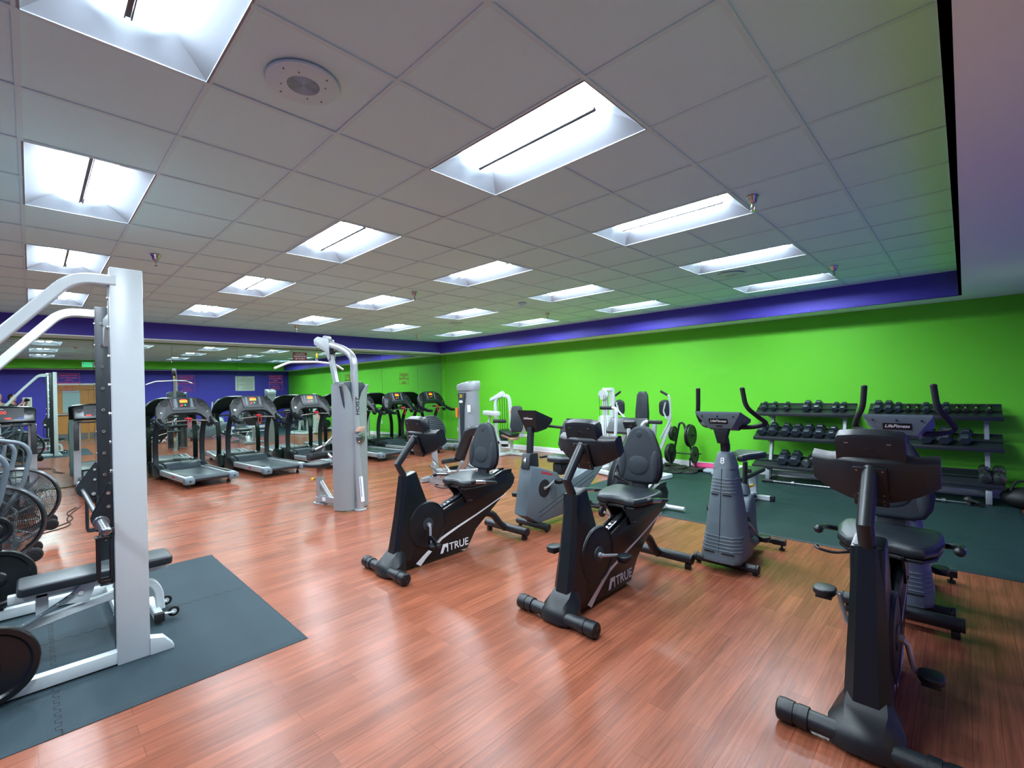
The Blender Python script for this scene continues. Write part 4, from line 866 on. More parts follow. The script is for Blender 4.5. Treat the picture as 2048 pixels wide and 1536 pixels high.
# ================================================================ GREY UPRIGHT BIKES
def upright(num):
    r = empty('upright_bike', (0, 0, 0), 'x', 'exercise bike')
    b = B(); secs = []
    for z, hw, yf, yb in ((.085, .15, .03, .34), (.10, .165, .0, .36), (.13, .17, .0, .36), (.3, .148, .035, .35), (.55, .12, .075, .33), (.88, .083, .125, .29), (.89, .08, .13, .285)):
        c = hw*.35
        secs.append([(-hw+c*.8, yf, z), (0, yf-.012, z), (hw-c*.8, yf, z), (hw, yf+c, z), (hw*.95, yb, z), (-hw*.95, yb, z), (-hw, yf+c, z)])
    b.loft(secs)
    # ribs across the front
    KF = [(.13, .17, .0), (.3, .148, .035), (.55, .12, .075), (.88, .083, .125)]
    def at(z):
        for a_, c_ in zip(KF, KF[1:]):
            if a_[0] <= z <= c_[0]:
                t = (z-a_[0])/(c_[0]-a_[0]); return a_[1]+(c_[1]-a_[1])*t, a_[2]+(c_[2]-a_[2])*t
        return KF[-1][1:]
    for z0 in (.20, .68):
        for q in range(5):
            z = z0+q*.028; hw, yf = at(z); c_ = hw*.35
            b.tube([(-hw-.001, yf+.12, z), (-hw-.001, yf+c_, z), (-hw+c_*.8, yf-.002, z), (0, yf-.013, z), (hw-c_*.8, yf-.002, z), (hw+.001, yf+c_, z), (hw+.001, yf+.12, z)], .005, n=6, fillet=.01, fs=2)
        hw, yf = at(z0-.022)
        b.box((-hw*.48, yf-.003, z0-.022), (hw*.55, .016, .009), rot=(0, 0, -.06), mi=1); b.box((hw*.45, yf-.003, z0-.022), (hw*.6, .016, .009), rot=(0, 0, .06), mi=1)
    b.tube([(.0, -.013, .1), (0, .11, .88)], .0022, n=5, mi=1)
    # rear half of the shell with the crank and the seat post socket
    b.prism([(.25, .085), (.25, .62), (.36, .52), (.46, .44), (.56, .44), (.6, .52), (.66, .57), (.74, .56), (.78, .45), (.79, .25), (.84, .16), (.82, .085)], -.075, .075, 'yz', .02)
    b.prism([(.3, .085), (.28, .2), (.7, .17), (.88, .14), (.88, .085)], -.11, .11, 'yz', .03)
    body = b.build('body_shell', ['lfgrey', 'rubblk'], r, smooth=45)
    b = B(); secs = []
    for z, hw, yf, yb in ((.88, .085, .12, .29), (.98, .062, .145, .275), (1.015, .052, .155, .27), (1.022, .04, .165, .26)):
        secs.append([(-hw+.02, yf, z), (hw-.02, yf, z), (hw, yf+.02, z), (hw, yb, z), (-hw, yb, z), (-hw, yf+.02, z)])
    b.loft(secs); nc = b.build('number_collar', 'dkgrey' if num is None else 'lfgrey', r, smooth=45)
    if num: 
        b = B(); b.text(num, .075, TM((0, .132, .945), PI/2-.22, 0, 0), bold=.002, ext=.002); b.build('numeral', 'ltext', nc, smooth=0)
    b = B(); b.tube([(0, .21, 1.0), (0, .20, 1.1), (0, .13, 1.24)], 0, wh=(.07, .06), up=(1, 0, 0)); b.cyl((0, .21, 1.04), (0, .208, 1.09), .04, n=18); b.prism([(-.03, 1.1), (-.075, 1.27), (.075, 1.27), (.03, 1.1)], .1, .17, 'xz', .006); b.build('console_neck', 'blkmetal', r)
    # wedge-shaped console: wide back edge, narrow underside
    cM = TM((-.005, .06, 1.305)); b = B(); b.M = cM; secs = []
    secs = [[(-.185, -.02, .075), (.185, -.02, .075), (.185, -.005, .085), (-.185, -.005, .085)]]
    top = [(-.188, -.02, .07), (.188, -.02, .07), (.14, .23, .0), (-.14, .23, .0)]
    b.loft([[(-.10, .04, -.07), (.10, .04, -.07), (.12, .17, -.1), (-.12, .17, -.1)], [(-.183, -.022, .055), (.183, -.022, .055), (.185, .25, -.03), (-.185, .25, -.03)], [(-.188, -.02, .075), (.188, -.02, .075), (.188, .26, -.005), (-.188, .26, -.005)]])
    for x in (-.13, 0, .13): b.cyl((x, -.0145, .035), (x, -.02, .034), .006, n=8, mi=1)
    cs = b.build('console', ['lfgrey', 'rubblk'], r)
    b = B(); b.M = cM @ TM((0, -.0, .0)); nrm = math.atan2(.125, .062)
    b.box((0, .0075, -.008), (.155, .004, .048), rot=(.466, 0, 0)); b.text('LifeFitness', .032, TM((0, .0035, -.0075), PI/2+.466, 0, 0), mi=1, ext=.001, shear=.3, bold=.0006)
    b.box((0, .03, -.052), (.05, .004, .01), rot=(.466, 0, 0)); b.build('brand_panel', ['blk', 'ltext'], cs, smooth=0)
    b = B(); b.M = cM; b.box((0, .12, .037), (.26, .16, .006), .002, rot=(-.28, 0, 0)); b.build('display', 'blkgloss', cs)
    for s in (-1, 1):
        b = B(); b.M = TM((0, .07, 0)); b.tube([(s*.06, .1, 1.24), (s*.2, .2, 1.235), (s*.29, .34, 1.26), (s*.25, .17, 1.34), (s*.2, .06, 1.42), (s*.185, .03, 1.575)], .019, n=14, fillet=.06); b.ell((s*.185, .03, 1.575), (.02, .02, .012)); b.build('handlebar', 'foam', r)
    b = B(); b.M = TM((0, .12, 0)); b.tube([(0, .56, .5), (0, .6, .86)], .022, n=14); b.tube([(0, .6, .80), (0, .608, .88)], .016, n=12, mi=1); b.cyl((.02, .585, .78), (.055, .585, .78), .018, n=12); b.lathe([(.055, 0), (.05, .04), (.035, .1)], (0, .555, .56), (0, .13, 1), 20, mi=2)
    b.cyl((.03, .6, .63), (.07, .6, .65), .014, n=10, mi=3); b.build('seat_post', ['blkmetal', 'chrome', 'lfgrey', 'yellow'], r)
    b = B(); b.pad([(-.025, -.2), (.025, -.2), (.05, -.08), (.11, .02), (.145, .1), (.13, .16), (.05, .175), (-.05, .175), (-.13, .16), (-.145, .1), (-.11, .02), (-.05, -.08)], .065, .027, TM((0, .77, .885), .04, 0, 0), seg=4); b.build('seat', 'vinyl', r)
    b = B(); b.M = TM((0, .14, 0)); b.cyl((-.25, .02, .052), (.25, .02, .052), .034, n=20); 
    for s in (-1, 1): b.cyl((s*.245, .02, .052), (s*.27, .02, .052), .04, n=20, bev=.006, mi=1); b.cyl((s*.235, .02, .02), (s*.235, .02, 0), .02, n=10, mi=1)
    b.prism([(-.12, .06), (-.12, .09), (.12, .09), (.12, .06), (.08, .03), (-.08, .03)], -.02, .1, 'xz', .006, mi=1); b.build('front_foot', ['blkmetal', 'blk'], r)
    b = B(); b.M = TM((0, .14, 0)); b.tube([(-.26, .83, .075), (.26, .83, .075)], 0, wh=(.04, .045), up=(0, 0, 1)); b.tube([(0, .5, .1), (0, .83, .08)], 0, wh=(.06, .04), up=(1, 0, 0))
    for s in (-1, 1): b.tube([(s*.16, .83, .075), (s*.27, .83, .075)], 0, wh=(.05, .055), up=(0, 0, 1), mi=1); b.cyl((s*.235, .83, .05), (s*.235, .83, .02), .01, n=8, mi=1); b.cyl((s*.235, .83, .02), (s*.235, .83, 0), .026, n=12, mi=1)
    b.build('rear_foot', ['blkmetal', 'blk'], r)
    b = B()
    for s in (-1, 1): b.cyl((s*.075, .5, .33), (s*.085, .5, .33), .06, n=20)
    b.build('crank_cover', 'rubblk', r)
    return r
ub8 = upright('8'); ub8.location = (-1.52, 4.08, 0); ub8['label'] = 'grey upright exercise bike with a white number 8 on its neck'
pedal_set(ub8, (.5, .33), math.radians(-50), x=.085)
ub9 = clone(ub8, (-.335, 4.12, 0), skip=('number_collar',), label='grey upright exercise bike partly hidden behind the black bike at the right')
b = B(); secs = []
for z, hw, yf, yb in ((.88, .085, .12, .29), (.98, .062, .145, .275), (1.015, .052, .155, .27), (1.022, .04, .165, .26)): secs.append([(-hw+.02, yf, z), (hw-.02, yf, z), (hw, yf+.02, z), (hw, yb, z), (-hw, yb, z), (-hw, yf+.02, z)])
b.loft(secs); b.build('number_collar', 'lfgrey', ub9, smooth=45)
# ================================================================ GREY RECUMBENT BIKE 4
r4 = empty('recumbent_bike', (-3.58, 3.98, 0), 'grey boxy recumbent bike with the number 4 and a red emblem', 'exercise bike')
b = B(); b.prism([(-.17, .2), (-.05, .74), (.09, .71), (.42, .60), (.5, .48), (.6, .47), (.9, .53), (1.25, .62), (1.36, .62), (1.4, .55), (.95, .25), (.6, .08), (.05, .07)], -.1, .1, 'yz', .03)
for z in (0, -.055): 
    for s in (-1, 1): b.tube([(s*.1, .05, .2+z), (s*.1, 1.15, .52+z)], .004, n=6, mi=1)
b.cyl((.1, .15, .46), (.104, .15, .46), .1, n=30, mi=1); b.cyl((-.1, .15, .46), (-.104, .15, .46), .1, n=30, mi=1)
b4 = b.build('body_shell', ['lfgrey', 'rubblk'], r4)
b = B(); 
for s in (-1, 1): b.text('LifeFitness', .05, TM((s*.1008, .20, .625), PI/2, 0, s*PI/2) @ Matrix.Rotation(-.25*s, 4, 'Z'), ext=.0008, shear=.3, bold=.001)
b.build('lettering', 'red', b4, smooth=0)
b = B(); b.prism([(-.07, .70), (-.045, .86), (-.03, .875), (.075, .875), (.1, .86), (.11, .68)], -.062, .062, 'yz', .01); nc = b.build('number_collar', 'blkmetal', r4)
b = B(); b.text('4', .07, TM((0, -.066, .80), PI/2-.15, 0, 0), bold=.002, ext=.002); b.build('numeral', 'ltext', nc, smooth=0)
b = B(); b.tube([(0, .02, .85), (0, .05, 1.17)], 0, wh=(.055, .07), up=(1, 0, 0)); b.tube([(0, .06, 1.1), (0, .14, 1.2)], 0, wh=(.05, .04), up=(1, 0, 0)); b.build('stem', 'blkmetal', r4)
b = B(); b.M = TM((0, .08, 1.27)); b.loft([[(-.08, -.02, -.16), (.08, -.02, -.16), (.1, .13, -.13), (-.1, .13, -.13)], [(-.135, -.1, .07), (.135, -.1, .07), (.15, .17, -.05), (-.15, .17, -.05)], [(-.135, -.1, .095), (.135, -.1, .095), (.155, .18, -.01), (-.155, .18, -.01)]])
cs = b.build('console', 'blk', r4)
b = B(); b.M = TM((0, .08, 1.27)); b.text('LifeFitness', .032, TM((-.0, -.0795, -.0), PI/2+.335, 0, 0), ext=.0012, shear=.3, bold=.0008); b.box((0, -.052, -.06), (.05, .004, .02), rot=(.335, 0, 0), mi=1); b.build('brand_panel', ['ltext', 'green_led'], cs, smooth=0)
b = B(); b.tube([(-.0, .2, 1.18), (.3, .26, 1.16)], .016, n=10); b.tube([(0, .2, 1.18), (-.2, .25, 1.17)], .016, n=10); b.build('handlebar', 'foam', r4)
b = B(); b.pad([(-.1, -.17), (.1, -.17), (.2, -.05), (.21, .14), (-.21, .14), (-.2, -.05)], .07, .025, TM((0, .62, .70))); b.build('seat', 'vinyl', r4)
b = B(); b.pad([(-.12, 0), (.12, 0), (.17, .08), (.15, .28), (.09, .4), (-.09, .4), (-.15, .28), (-.17, .08)], .07, .028, TM((0, .80, .80), PI/2-.15, 0, 0)); 
for q in range(9): b.box((-.09+q*.0225, .87, 1.2), (.012, .06, .03), .003)
b.build('backrest', 'vinyl', r4)
b = B(); b.M = TM((0, -.24, -.06)); b.box((0, .9, .68), (.14, .3, .14), .02); b.tube([(0, 1.02, .72), (0, 1.1, .95)], 0, wh=(.1, .04), up=(1, 0, 0)); b.tube([(-.12, .95, .74), (-.26, .9, .8), (-.27, .76, .8)], .015, n=10, fillet=.04); b.tube([(.12, .95, .74), (.26, .9, .8), (.27, .76, .8)], .015, n=10, fillet=.04); b.cyl((.06, .85, .64), (.1, .85, .64), .03, n=14, mi=1); b.build('seat_carriage', ['blkmetal', 'red'], r4)
for yy, rr_ in ((.05, .038), (1.2, .036)):
    b = B(); b.cyl((-.24, yy, .055), (.24, yy, .055), rr_, n=20, bev=.004)
    if yy > 1: b.tube([(0, .9, .22), (0, 1.2, .07)], 0, wh=(.07, .06), up=(1, 0, 0))
    for s in (-1, 1): b.cyl((s*.2, yy, .03), (s*.2, yy, 0), .02, n=10)
    b.build('floor_foot', 'blkmetal', r4)
pedal_set(r4, (.15, .46), math.radians(28), x=.105, L=.165)
# ================================================================ DUMBBELL RACKS
rack = empty('dumbbell_rack', (-1.87, 8.66, .012), 'three tier black and grey dumbbell rack nearer the weight plates, at the left', 'dumbbell rack', group='dumbbell racks on the green wall')
RKW = 1.37
SH = [(8.62-8.66, 1.095, 8.92-8.66, 1.235), (8.52-8.66, .70, 8.82-8.66, .845), (8.42-8.66, .25, 8.75-8.66, .375)]
for y0, z0, y1, z1 in SH:
    b = B(); a = math.atan2(z1-z0, y1-y0); L = math.hypot(z1-z0, y1-y0); c = ((y0+y1)/2, (z0+z1)/2)
    b.box((0, c[0], c[1]), (RKW, L, .012), rot=(a, 0, 0)); b.box((0, y0-.005, z0-.012), (RKW+.01, .014, .055), .003); b.box((0, y1, z1+.01), (RKW, .01, .03), .002); b.box((0, c[0]-.02, c[1]+.012), (RKW, .02, .014), .004, rot=(a, 0, 0)); b.build('shelf', 'blkmetal', rack)
for x in (-.46, .54):
    b = B(); b.tube([(x, -.12, 0), (x, .2, 1.16)], 0, wh=(.075, .05), up=(1, 0, 0)); b.tube([(x, -.22, .025), (x, .28, .025)], 0, wh=(.07, .05), up=(1, 0, 0)); b.box((x, -.23, .1), (.06, .04, .17), .004)
    for y0, z0, y1, z1 in SH: b.prism([(y0+.02, z0-.035), (y1, z1-.02), (y1, z1-.07), (y0+.08, z0-.07)], x-.03, x+.03, 'yz', .002)
    b.build('upright', 'silver', rack)
b = B(); b.box((.04, .0, .12), (1.0, .04, .07), .004); b.build('cross_beam', 'silver2', rack)
rack2 = clone(rack, (-.345, 8.66, .012), label='three tier black and grey dumbbell rack at the right end of the green wall')
# dumbbells
DBP = {}
def make_db(kind, R, L, H, hm, loc, label, group, tilt=.45, yaw=0.):
    key = (kind, R, L, H, hm)
    if key not in DBP:
        r = bpy.data.objects.new('dumbbell', None); COL.objects.link(r)
        for s in (-1, 1):
            b = B()
            if kind == 'hex': b.loft([[(R*k*math.cos(PI/3*q), y, R*k*math.sin(PI/3*q)) for q in range(6)] for y, k in ((s*(L/2-H), .86), (s*(L/2-H+.012), 1), (s*(L/2-.016), 1), (s*L/2, .78))])
            else: b.cyl((0, s*(L/2-H), 0), (0, s*L/2, 0), R, n=26, bev=.006); b.cyl((0, s*(L/2-H*.6), 0), (0, s*(L/2-H*.52), 0), R+.002, n=26)
            b.build('weight_head', hm, r, smooth=25)
        b = B(); b.lathe([(0, -L/2+H*.5), (.013, -L/2+H*.5), (.0135, -.05), (.0165, 0), (.0135, .05), (.013, L/2-H*.5), (0, L/2-H*.5)], (0, 0, 0), (0, 1, 0), 16); b.build('handle', 'chrome', r)
        DBP[key] = r
    else: r = clone(DBP[key])
    r.location = loc; r.rotation_euler = (tilt, 0, yaw); r['label'] = label; r['category'] = 'dumbbell'; r['group'] = group
    r.empty_display_size = .05
    return r
def on_shelf(k, R, hexa=True):
    y0, z0, y1, z1 = SH[k]; a = math.atan2(z1-z0, y1-y0); cy, cz = (y0+y1)/2+8.66, (z0+z1)/2
    off = (R*.866 if hexa else R)+.008
    return (cy-math.sin(a)*off, cz+math.cos(a)*off, a)
def row(k, xs, specs, group, labs):
    for x, (kind, R, L, H, hm), lb in zip(xs, specs, labs):
        y, z, a = on_shelf(k, R, kind == 'hex'); y -= .0
        if kind == 'hex': y += 0
        make_db(kind, R, L, H, hm, (x, y+.01, z+.02), lb, group, tilt=a, yaw=random.uniform(-.06, .06))
S_ = ('hex', .046, .2, .06, 'hexr'); M_ = ('hex', .058, .23, .075, 'hexr'); L_ = ('hex', .07, .26, .09, 'hexr'); X_ = ('hex', .08, .3, .105, 'hexr'); T_db = ('hex', .035, .17, .04, 'iron')
ordn = ['leftmost', 'second from the left', 'third from the left', 'fourth from the left', 'fifth from the left', 'sixth from the left', 'rightmost']
row(0, [-2.442, -2.294, -2.108, -1.822, -1.674, -1.442, -1.34], [S_, S_, S_, M_, M_, S_, S_], 'black hex dumbbells on the left rack', ['small black hex dumbbell, %s on the top shelf of the left rack' % o for o in ordn])
row(1, [-2.444, -2.29, -2.1, -1.945, -1.79, -1.635, -1.465], [L_]*2+[L_]*4+[M_], 'black hex dumbbells on the left rack', ['large black hex dumbbell, %s on the middle shelf of the left rack' % o for o in ordn])
row(2, [-2.125, -1.955], [X_, X_], 'black hex dumbbells on the left rack', ['biggest black hex dumbbell, left one on the bottom shelf of the left rack', 'biggest black hex dumbbell, right one on the bottom shelf of the left rack'])
y, z, a = on_shelf(2, .062, False); make_db('round', .062, .27, .075, 'steel', (-1.76, y, z+.012), 'round chrome dumbbell beside the biggest black ones on the left rack', 'round metal dumbbells', tilt=a, yaw=-.35)
o12 = ['first from the left', 'second from the left', 'third from the left', 'fourth from the left', 'fifth from the left', 'sixth from the left', 'seventh from the left', 'eighth from the left', 'fourth from the right', 'third from the right', 'second from the right', 'rightmost']
row(0, [-.919, -.798, -.69, -.585, -.49, -.39, -.282, -.185, -.082, -.0, .101, .222], [M_, M_, S_, T_db, T_db, S_, S_, S_, T_db, T_db, T_db, T_db], 'small dumbbells on the right rack', ['small hex dumbbell, %s on the top shelf of the right rack' % o for o in o12])
row(1, [-.383, -.2, -.005], [X_, X_, L_], 'black hex dumbbells on the middle shelf of the right rack', ['big black hex dumbbell, left one on the middle shelf of the right rack', 'big black hex dumbbell, centre one on the middle shelf of the right rack', 'lone smaller hex dumbbell at right on the middle shelf of the right rack'])
for x, lb in ((.165, 'round silver dumbbell, left one of the pair low on the right rack'), (.295, 'round silver dumbbell, right one of the pair low on the right rack')):
    y, z, a = on_shelf(2, .062, False); make_db('round', .06, .29, .1, 'steel', (x, y, z+.012), lb, 'round metal dumbbells', tilt=a)
# bars lying under the racks
def floor_bar(label, x0, x1, y, spring=True):
    r = empty('barbell', ((x0+x1)/2, y, .038), label, 'barbell'); h = (x1-x0)/2
    b = B(); b.cyl((-h, 0, 0), (h, 0, 0), .0125, n=12); b.cyl((-h, 0, 0), (-h+.42, 0, 0), .019, n=14); b.cyl((-h-.0, 0, 0), (-h+.16, 0, 0), .026, n=16, mi=1); b.cyl((-h+.42, 0, 0), (-h+.46, 0, 0), .036, n=16)
    for q in range(11): b.torus((-h+.2+q*.02, 0, 0), .02, .003, (1, 0, 0), 14, 5)
    b.build('bar', ['steel', 'rubblk'], r); return r
floor_bar('steel training bar with a spring collar lying under the left dumbbell rack', -2.38, -.9, 8.32)
floor_bar('threaded steel bar lying under the right dumbbell rack', -.66, .0, 8.3)
b = B(); b.tube([(-.05, -.1, .03), (.0, 0, .03), (.08, -.12, .03)], .02, n=10); b.tube([(-.04, .0, .06), (.05, -.14, .06)], .016, n=10); b.ell((-.05, .06, .05), (.05, .05, .045)); o = b.build('cable_handle', 'iron'); o.location = (.06, 8.35, .01); o['label'] = 'dark metal cable handles heaped at the foot of the right rack'; o['category'] = 'gym handle'
# flat bench behind bike 8
fb = empty('flat_bench', (-2.12, 6.55, .012), 'flat bench with a black pad and white frame behind the bike numbered 8', 'bench')
b = B(); b.pad(rrect(.27, 1.15, .04, 3), .06, .02, TM((0, 0, .38))); b.build('pad', 'vinyl', fb)
b = B(); b.tube([(0, -.5, .03), (0, -.5, .34)], 0, wh=(.06, .1), up=(1, 0, 0)); b.tube([(0, .46, .03), (0, .46, .34)], 0, wh=(.06, .1), up=(1, 0, 0)); b.box((0, 0, .355), (.06, 1.05, .05), .004); b.box((0, 0, .07), (.05, .9, .05), .004)
for y in (-.5, .46): b.tube([(-.22, y, .035), (.22, y, .035)], 0, wh=(.06, .065), up=(0, 0, 1)); b.box((.235, y, .035), (.05, .07, .068), .004, mi=1); b.box((-.235, y, .035), (.05, .07, .068), .004, mi=1)
b.build('frame', ['white', 'rubblk'], fb)
# ================================================================ PLATE TREE
pt = empty('plate_tree', (-3.86, 8.68, .012), 'black A-shaped plate tree holding weight plates by the green wall', 'plate rack')
b = B(); b.tube([(-.24, 0, 0), (-.05, .0, .88), (.03, .0, .88), (.27, 0, 0)], .02, n=10, fillet=.04); b.tube([(-.2, .18, .02), (-.2, -.18, .02)], .018, n=8); b.tube([(.24, .18, .02), (.24, -.18, .02)], .018, n=8); b.tube([(-.17, 0, .3), (.19, 0, .3)], .012, n=8)
for x, z, s in ((-.1, .66, -1), (-.17, .3, -1), (.09, .64, 1), (.18, .3, 1)): b.cyl((x, 0, z), (x+s*.17, 0, z+.02), .012, n=10)
b.build('frame', 'blkmetal', pt)
for x, z, R, s, n_, lb in ((-.18, .68, .145, -1, 2, 'upper left'), (-.25, .3, .19, -1, 2, 'lower left'), (.16, .66, .215, 1, 2, 'upper right'), (.25, .3, .165, 1, 1, 'lower right')):
    for q in range(n_):
        p = plate('weight_plate', R-(.012 if q else 0), .034, 'iron', pt.location.x+x+s*(q*.04-.02), pt.location.y, z+.0, axis=(1, .0, .0))
        p['label'] = '%s iron weight plate at the %s of the plate tree' % (('outer' if q else 'inner') if n_ > 1 else 'single', lb); p['category'] = 'weight plate'; p['group'] = 'plates on the plate tree'
k = 0
FPL = [(-4.22, 8.62, .17, .02, 'far left'), (-4.02, 8.42, .16, .02, 'left front'), (-4.10, 8.74, .15, .055, 'left, leaning on another'), (-3.83, 8.26, .15, .02, 'front, nearest the open floor'), (-3.88, 8.56, .15, .05, 'middle, on top of the heap'), (-3.64, 8.40, .165, .02, 'right front'), (-3.60, 8.66, .16, .05, 'right, beside the pink roller')]
for x, y, R, z, lb in FPL:
    p = plate('weight_plate', R, .03, 'iron', x, y, z+.015, axis=(random.uniform(-.12, .12), random.uniform(-.12, .12), 1)); p['label'] = 'iron plate lying on the mat under the plate tree, %s' % lb; p['category'] = 'weight plate'; p['group'] = 'plates lying on the mat'
p = plate('weight_plate', .12, .03, 'iron', -3.13, 8.93, .13, axis=(.2, -1, .25)); p['label'] = 'small iron plate leaning against the baseboard behind the bike numbered 8'; p['category'] = 'weight plate'
b = B(); b.cyl((-.19, 0, 0), (.19, 0, 0), .068, n=26, bev=.008); o = b.build('foam_roller', 'pink'); o.location = (-3.50, 8.78, .082); o.rotation_euler = (0, 0, .1); o['label'] = 'pink foam roller on the mat by the baseboard'; o['category'] = 'foam roller'
b = B(); b.cyl((0, 0, 0), (0, 0, .22), .014, n=10); b.cyl((0, 0, 0), (0, 0, .01), .05, n=16); o = b.build('short_post', 'blkmetal'); o.location = (-3.74, 8.72, .012); o['label'] = 'short black upright peg at the left end of the pink roller'; o['category'] = 'peg'
for x, y, z, lb in ((-3.33, 8.62, .012, 'left lower one'), (-3.38, 8.80, .012, 'left one nearer the wall'), (-3.12, 8.45, .012, 'right one at the front'), (-3.12, 8.72, .012, 'right one at the back')):
    b = B(); b.lathe([(0, 0), (.09, 0), (.115, .012), (.122, .032), (.112, .052), (.085, .062), (.05, .066), (0, .067)], (0, 0, 0), (0, 0, 1), 28); o = b.build('balance_disc', 'ballgrey'); o.location = (x, y, z); o['label'] = 'grey domed balance disc beside the pink roller, %s' % lb; o['category'] = 'balance disc'; o['group'] = 'grey balance discs'
# black bag at the end of the right rack
b = B(); b.ell((0, 0, .13), (.24, .2, .13), n=24, m=14); b.ell((.1, -.1, .1), (.16, .18, .1)); b.tube([(-.15, -.1, .22), (-.1, -.05, .34), (.1, -.0, .34), (.15, .02, .2)], .012, n=8, fillet=.05); o = b.build('gym_bag', 'rubblk'); o.location = (.53, 8.55, .0); o['label'] = 'slumped black bag on the floor past the right dumbbell rack'; o['category'] = 'bag'
# ================================================================ WALL AND CEILING FITTINGS
def thing(o, label, cat, group=None):
    o['label'] = label; o['category'] = cat
    if group: o['group'] = group
    return o
# outlets on the green wall
for x, z, lb in ((-8.02, .48, 'white power outlet low on the green wall beside the white leg machine'), (-10.95, .42, 'white power outlet low on the green wall behind the corner treadmill')):
    r = empty('wall_outlet', (x, YW, z), lb, 'outlet', group='outlets on the green wall')
    b = B(); b.box((0, -.004, 0), (.075, .008, .12), .002); b.build('cover_plate', 'whitep', r)
    for q in (-.02, .02):
        b = B(); b.box((0, -.009, q), (.03, .003, .026), .001); b.box((-.006, -.011, q+.002), (.002, .002, .009), mi=1); b.box((.006, -.011, q+.002), (.002, .002, .009), mi=1); b.build('socket', ['whitep', 'rubblk'], r, smooth=0)
# sprinklers
sp = None
SPL = [(-1.13, 3.87, 'right of the light nearest the right soffit'), (-5.78, .9, 'at the left above the white rack column'), (-5.65, 3.9, 'in the middle of the ceiling'), (-1.13, 6.95, 'near the right end of the purple band'), (-5.65, 6.91, 'in front of the middle of the purple band'), (-10.05, 3.95, 'left, above the pulldown machine'), (-9.95, 6.93, 'far, towards the room corner'), (-10.05, .9, 'farthest left, above the older treadmills')]
def sprinkler():
    r = empty('sprinkler_head', (0, 0, 0), 'x', 'sprinkler', group='chrome sprinkler heads')
    b = B(); b.lathe([(0, 0), (.042, 0), (.044, -.004), (.035, -.02), (.027, -.05), (.02, -.056), (0, -.056)], (0, 0, 0), (0, 0, 1), 24); b.build('escutcheon', 'chrome', r)
    b = B(); b.cyl((0, 0, -.05), (0, 0, -.075), .011, n=12); b.tube([(-.011, 0, -.075), (-.014, 0, -.09), (-.004, 0, -.108)], .003, n=6); b.tube([(.011, 0, -.075), (.014, 0, -.09), (.004, 0, -.108)], .003, n=6); b.cyl((0, 0, -.075), (0, 0, -.105), .0035, n=8, mi=1); b.cyl((0, 0, -.108), (0, 0, -.111), .017, n=16); b.build('deflector', ['chrome', 'red'], r)
    return r
sp0 = sprinkler()
for k, (x, y, lb) in enumerate(SPL):
    o = sp0 if k == 0 else clone(sp0)
    o.location = (x, y, HC+.002); o['label'] = 'chrome ceiling sprinkler head, '+lb
# ceiling speakers
def speaker():
    r = empty('ceiling_speaker', (0, 0, 0), 'x', 'speaker', group='round ceiling speakers')
    b = B(); b.lathe([(.07, -.012), (.08, -.012), (.14, -.012), (.155, -.008), (.158, 0), (.07, 0)], (0, 0, 0), (0, 0, 1), 44); 
    for a in range(4): b.cyl((.125*math.cos(a*PI/2+.5), .125*math.sin(a*PI/2+.5), -.012), (.125*math.cos(a*PI/2+.5), .125*math.sin(a*PI/2+.5), -.0145), .0045, n=8, mi=1); b.cyl((.095*math.cos(a*PI/2+1), .095*math.sin(a*PI/2+1), -.012), (.095*math.cos(a*PI/2+1), .095*math.sin(a*PI/2+1), -.0145), .0035, n=8, mi=1)
    b.build('rim', ['spk', 'lfgrey'], r)
    b = B(); b.cyl((0, 0, -.002), (0, 0, -.008), .077, n=36)
    for q in range(14): b.torus((0, 0, -.0095), .004+q*.0055, .0016, (0, 0, 1), 30, 4, mi=1)
    b.build('grille', ['dkgrey', 'spk'], r)
    return r
s0 = speaker(); s0.location = (ci(.5), cj(-.5), HC-.001); s0['label'] = 'large round ceiling speaker in front of the camera, upper left'
clone(s0, (ci(.5), cj(8.5), HC-.001), label='round ceiling speaker between the lights near the purple band'); clone(s0, (ci(9.7), cj(8.5), HC-.001), label='small distant round ceiling speaker near the room corner')
b = B(); b.lathe([(0, 0), (.07, 0), (.07, -.018), (.05, -.024), (.045, -.045), (.03, -.05), (0, -.05)], (0, 0, 0), (0, 0, 1), 28); thing(b.build('smoke_detector', 'spk'), 'small round white smoke detector on the ceiling', 'smoke detector').location = (ci(5.6), cj(7.5), HC)
# ================================================================ SIGNS
def sign(name, x, y, z, w, h, lines, tm, label, cat, bg=None, border=True, size=None, face=1, group=None, weights=None):
    # lies in a YZ plane; face=1 looks towards +X, -1 towards -X
    r = empty(name, (x, y, z), label, cat, group=group); rz = PI/2 if face == 1 else -PI/2
    if bg: b = B(); b.box((0, 0, 0), (.004, w, h)); b.build('board', bg, r, smooth=0)
    b = B(); off = face*.0035
    if border:
        t = .006
        for s in (-1, 1): b.box((off, 0, s*(h/2-t)), (.001, w-t, t*.7)); b.box((off, s*(w/2-t), 0), (.001, t*.7, h-t))
    n = len(lines); hh = h*.88/n
    for k, ln in enumerate(lines):
        if ln == '-': b.box((off, 0, h*.44-hh*(k+.5)), (.001, w-.02, .004)); continue
        b.text(ln, size or hh*.85, TM((off, 0, h*.44-hh*(k+.5)), PI/2, 0, rz), ext=.0004, bold=.0008)
    b.build('lettering', tm, r, smooth=0); return r
dl = ['PLEASE STAND', 'ON SIDE RAILS', 'UNTIL', 'TREADMILL STARTS', '-', 'STEP ON', 'CAREFULLY']
dn = ['above the older treadmill left of the white rack', 'above the treadmill nearest the white rack', 'above the second treadmill', 'right of the small red sign, above the pulldown tower', 'above the treadmill right of the pulldown tower']
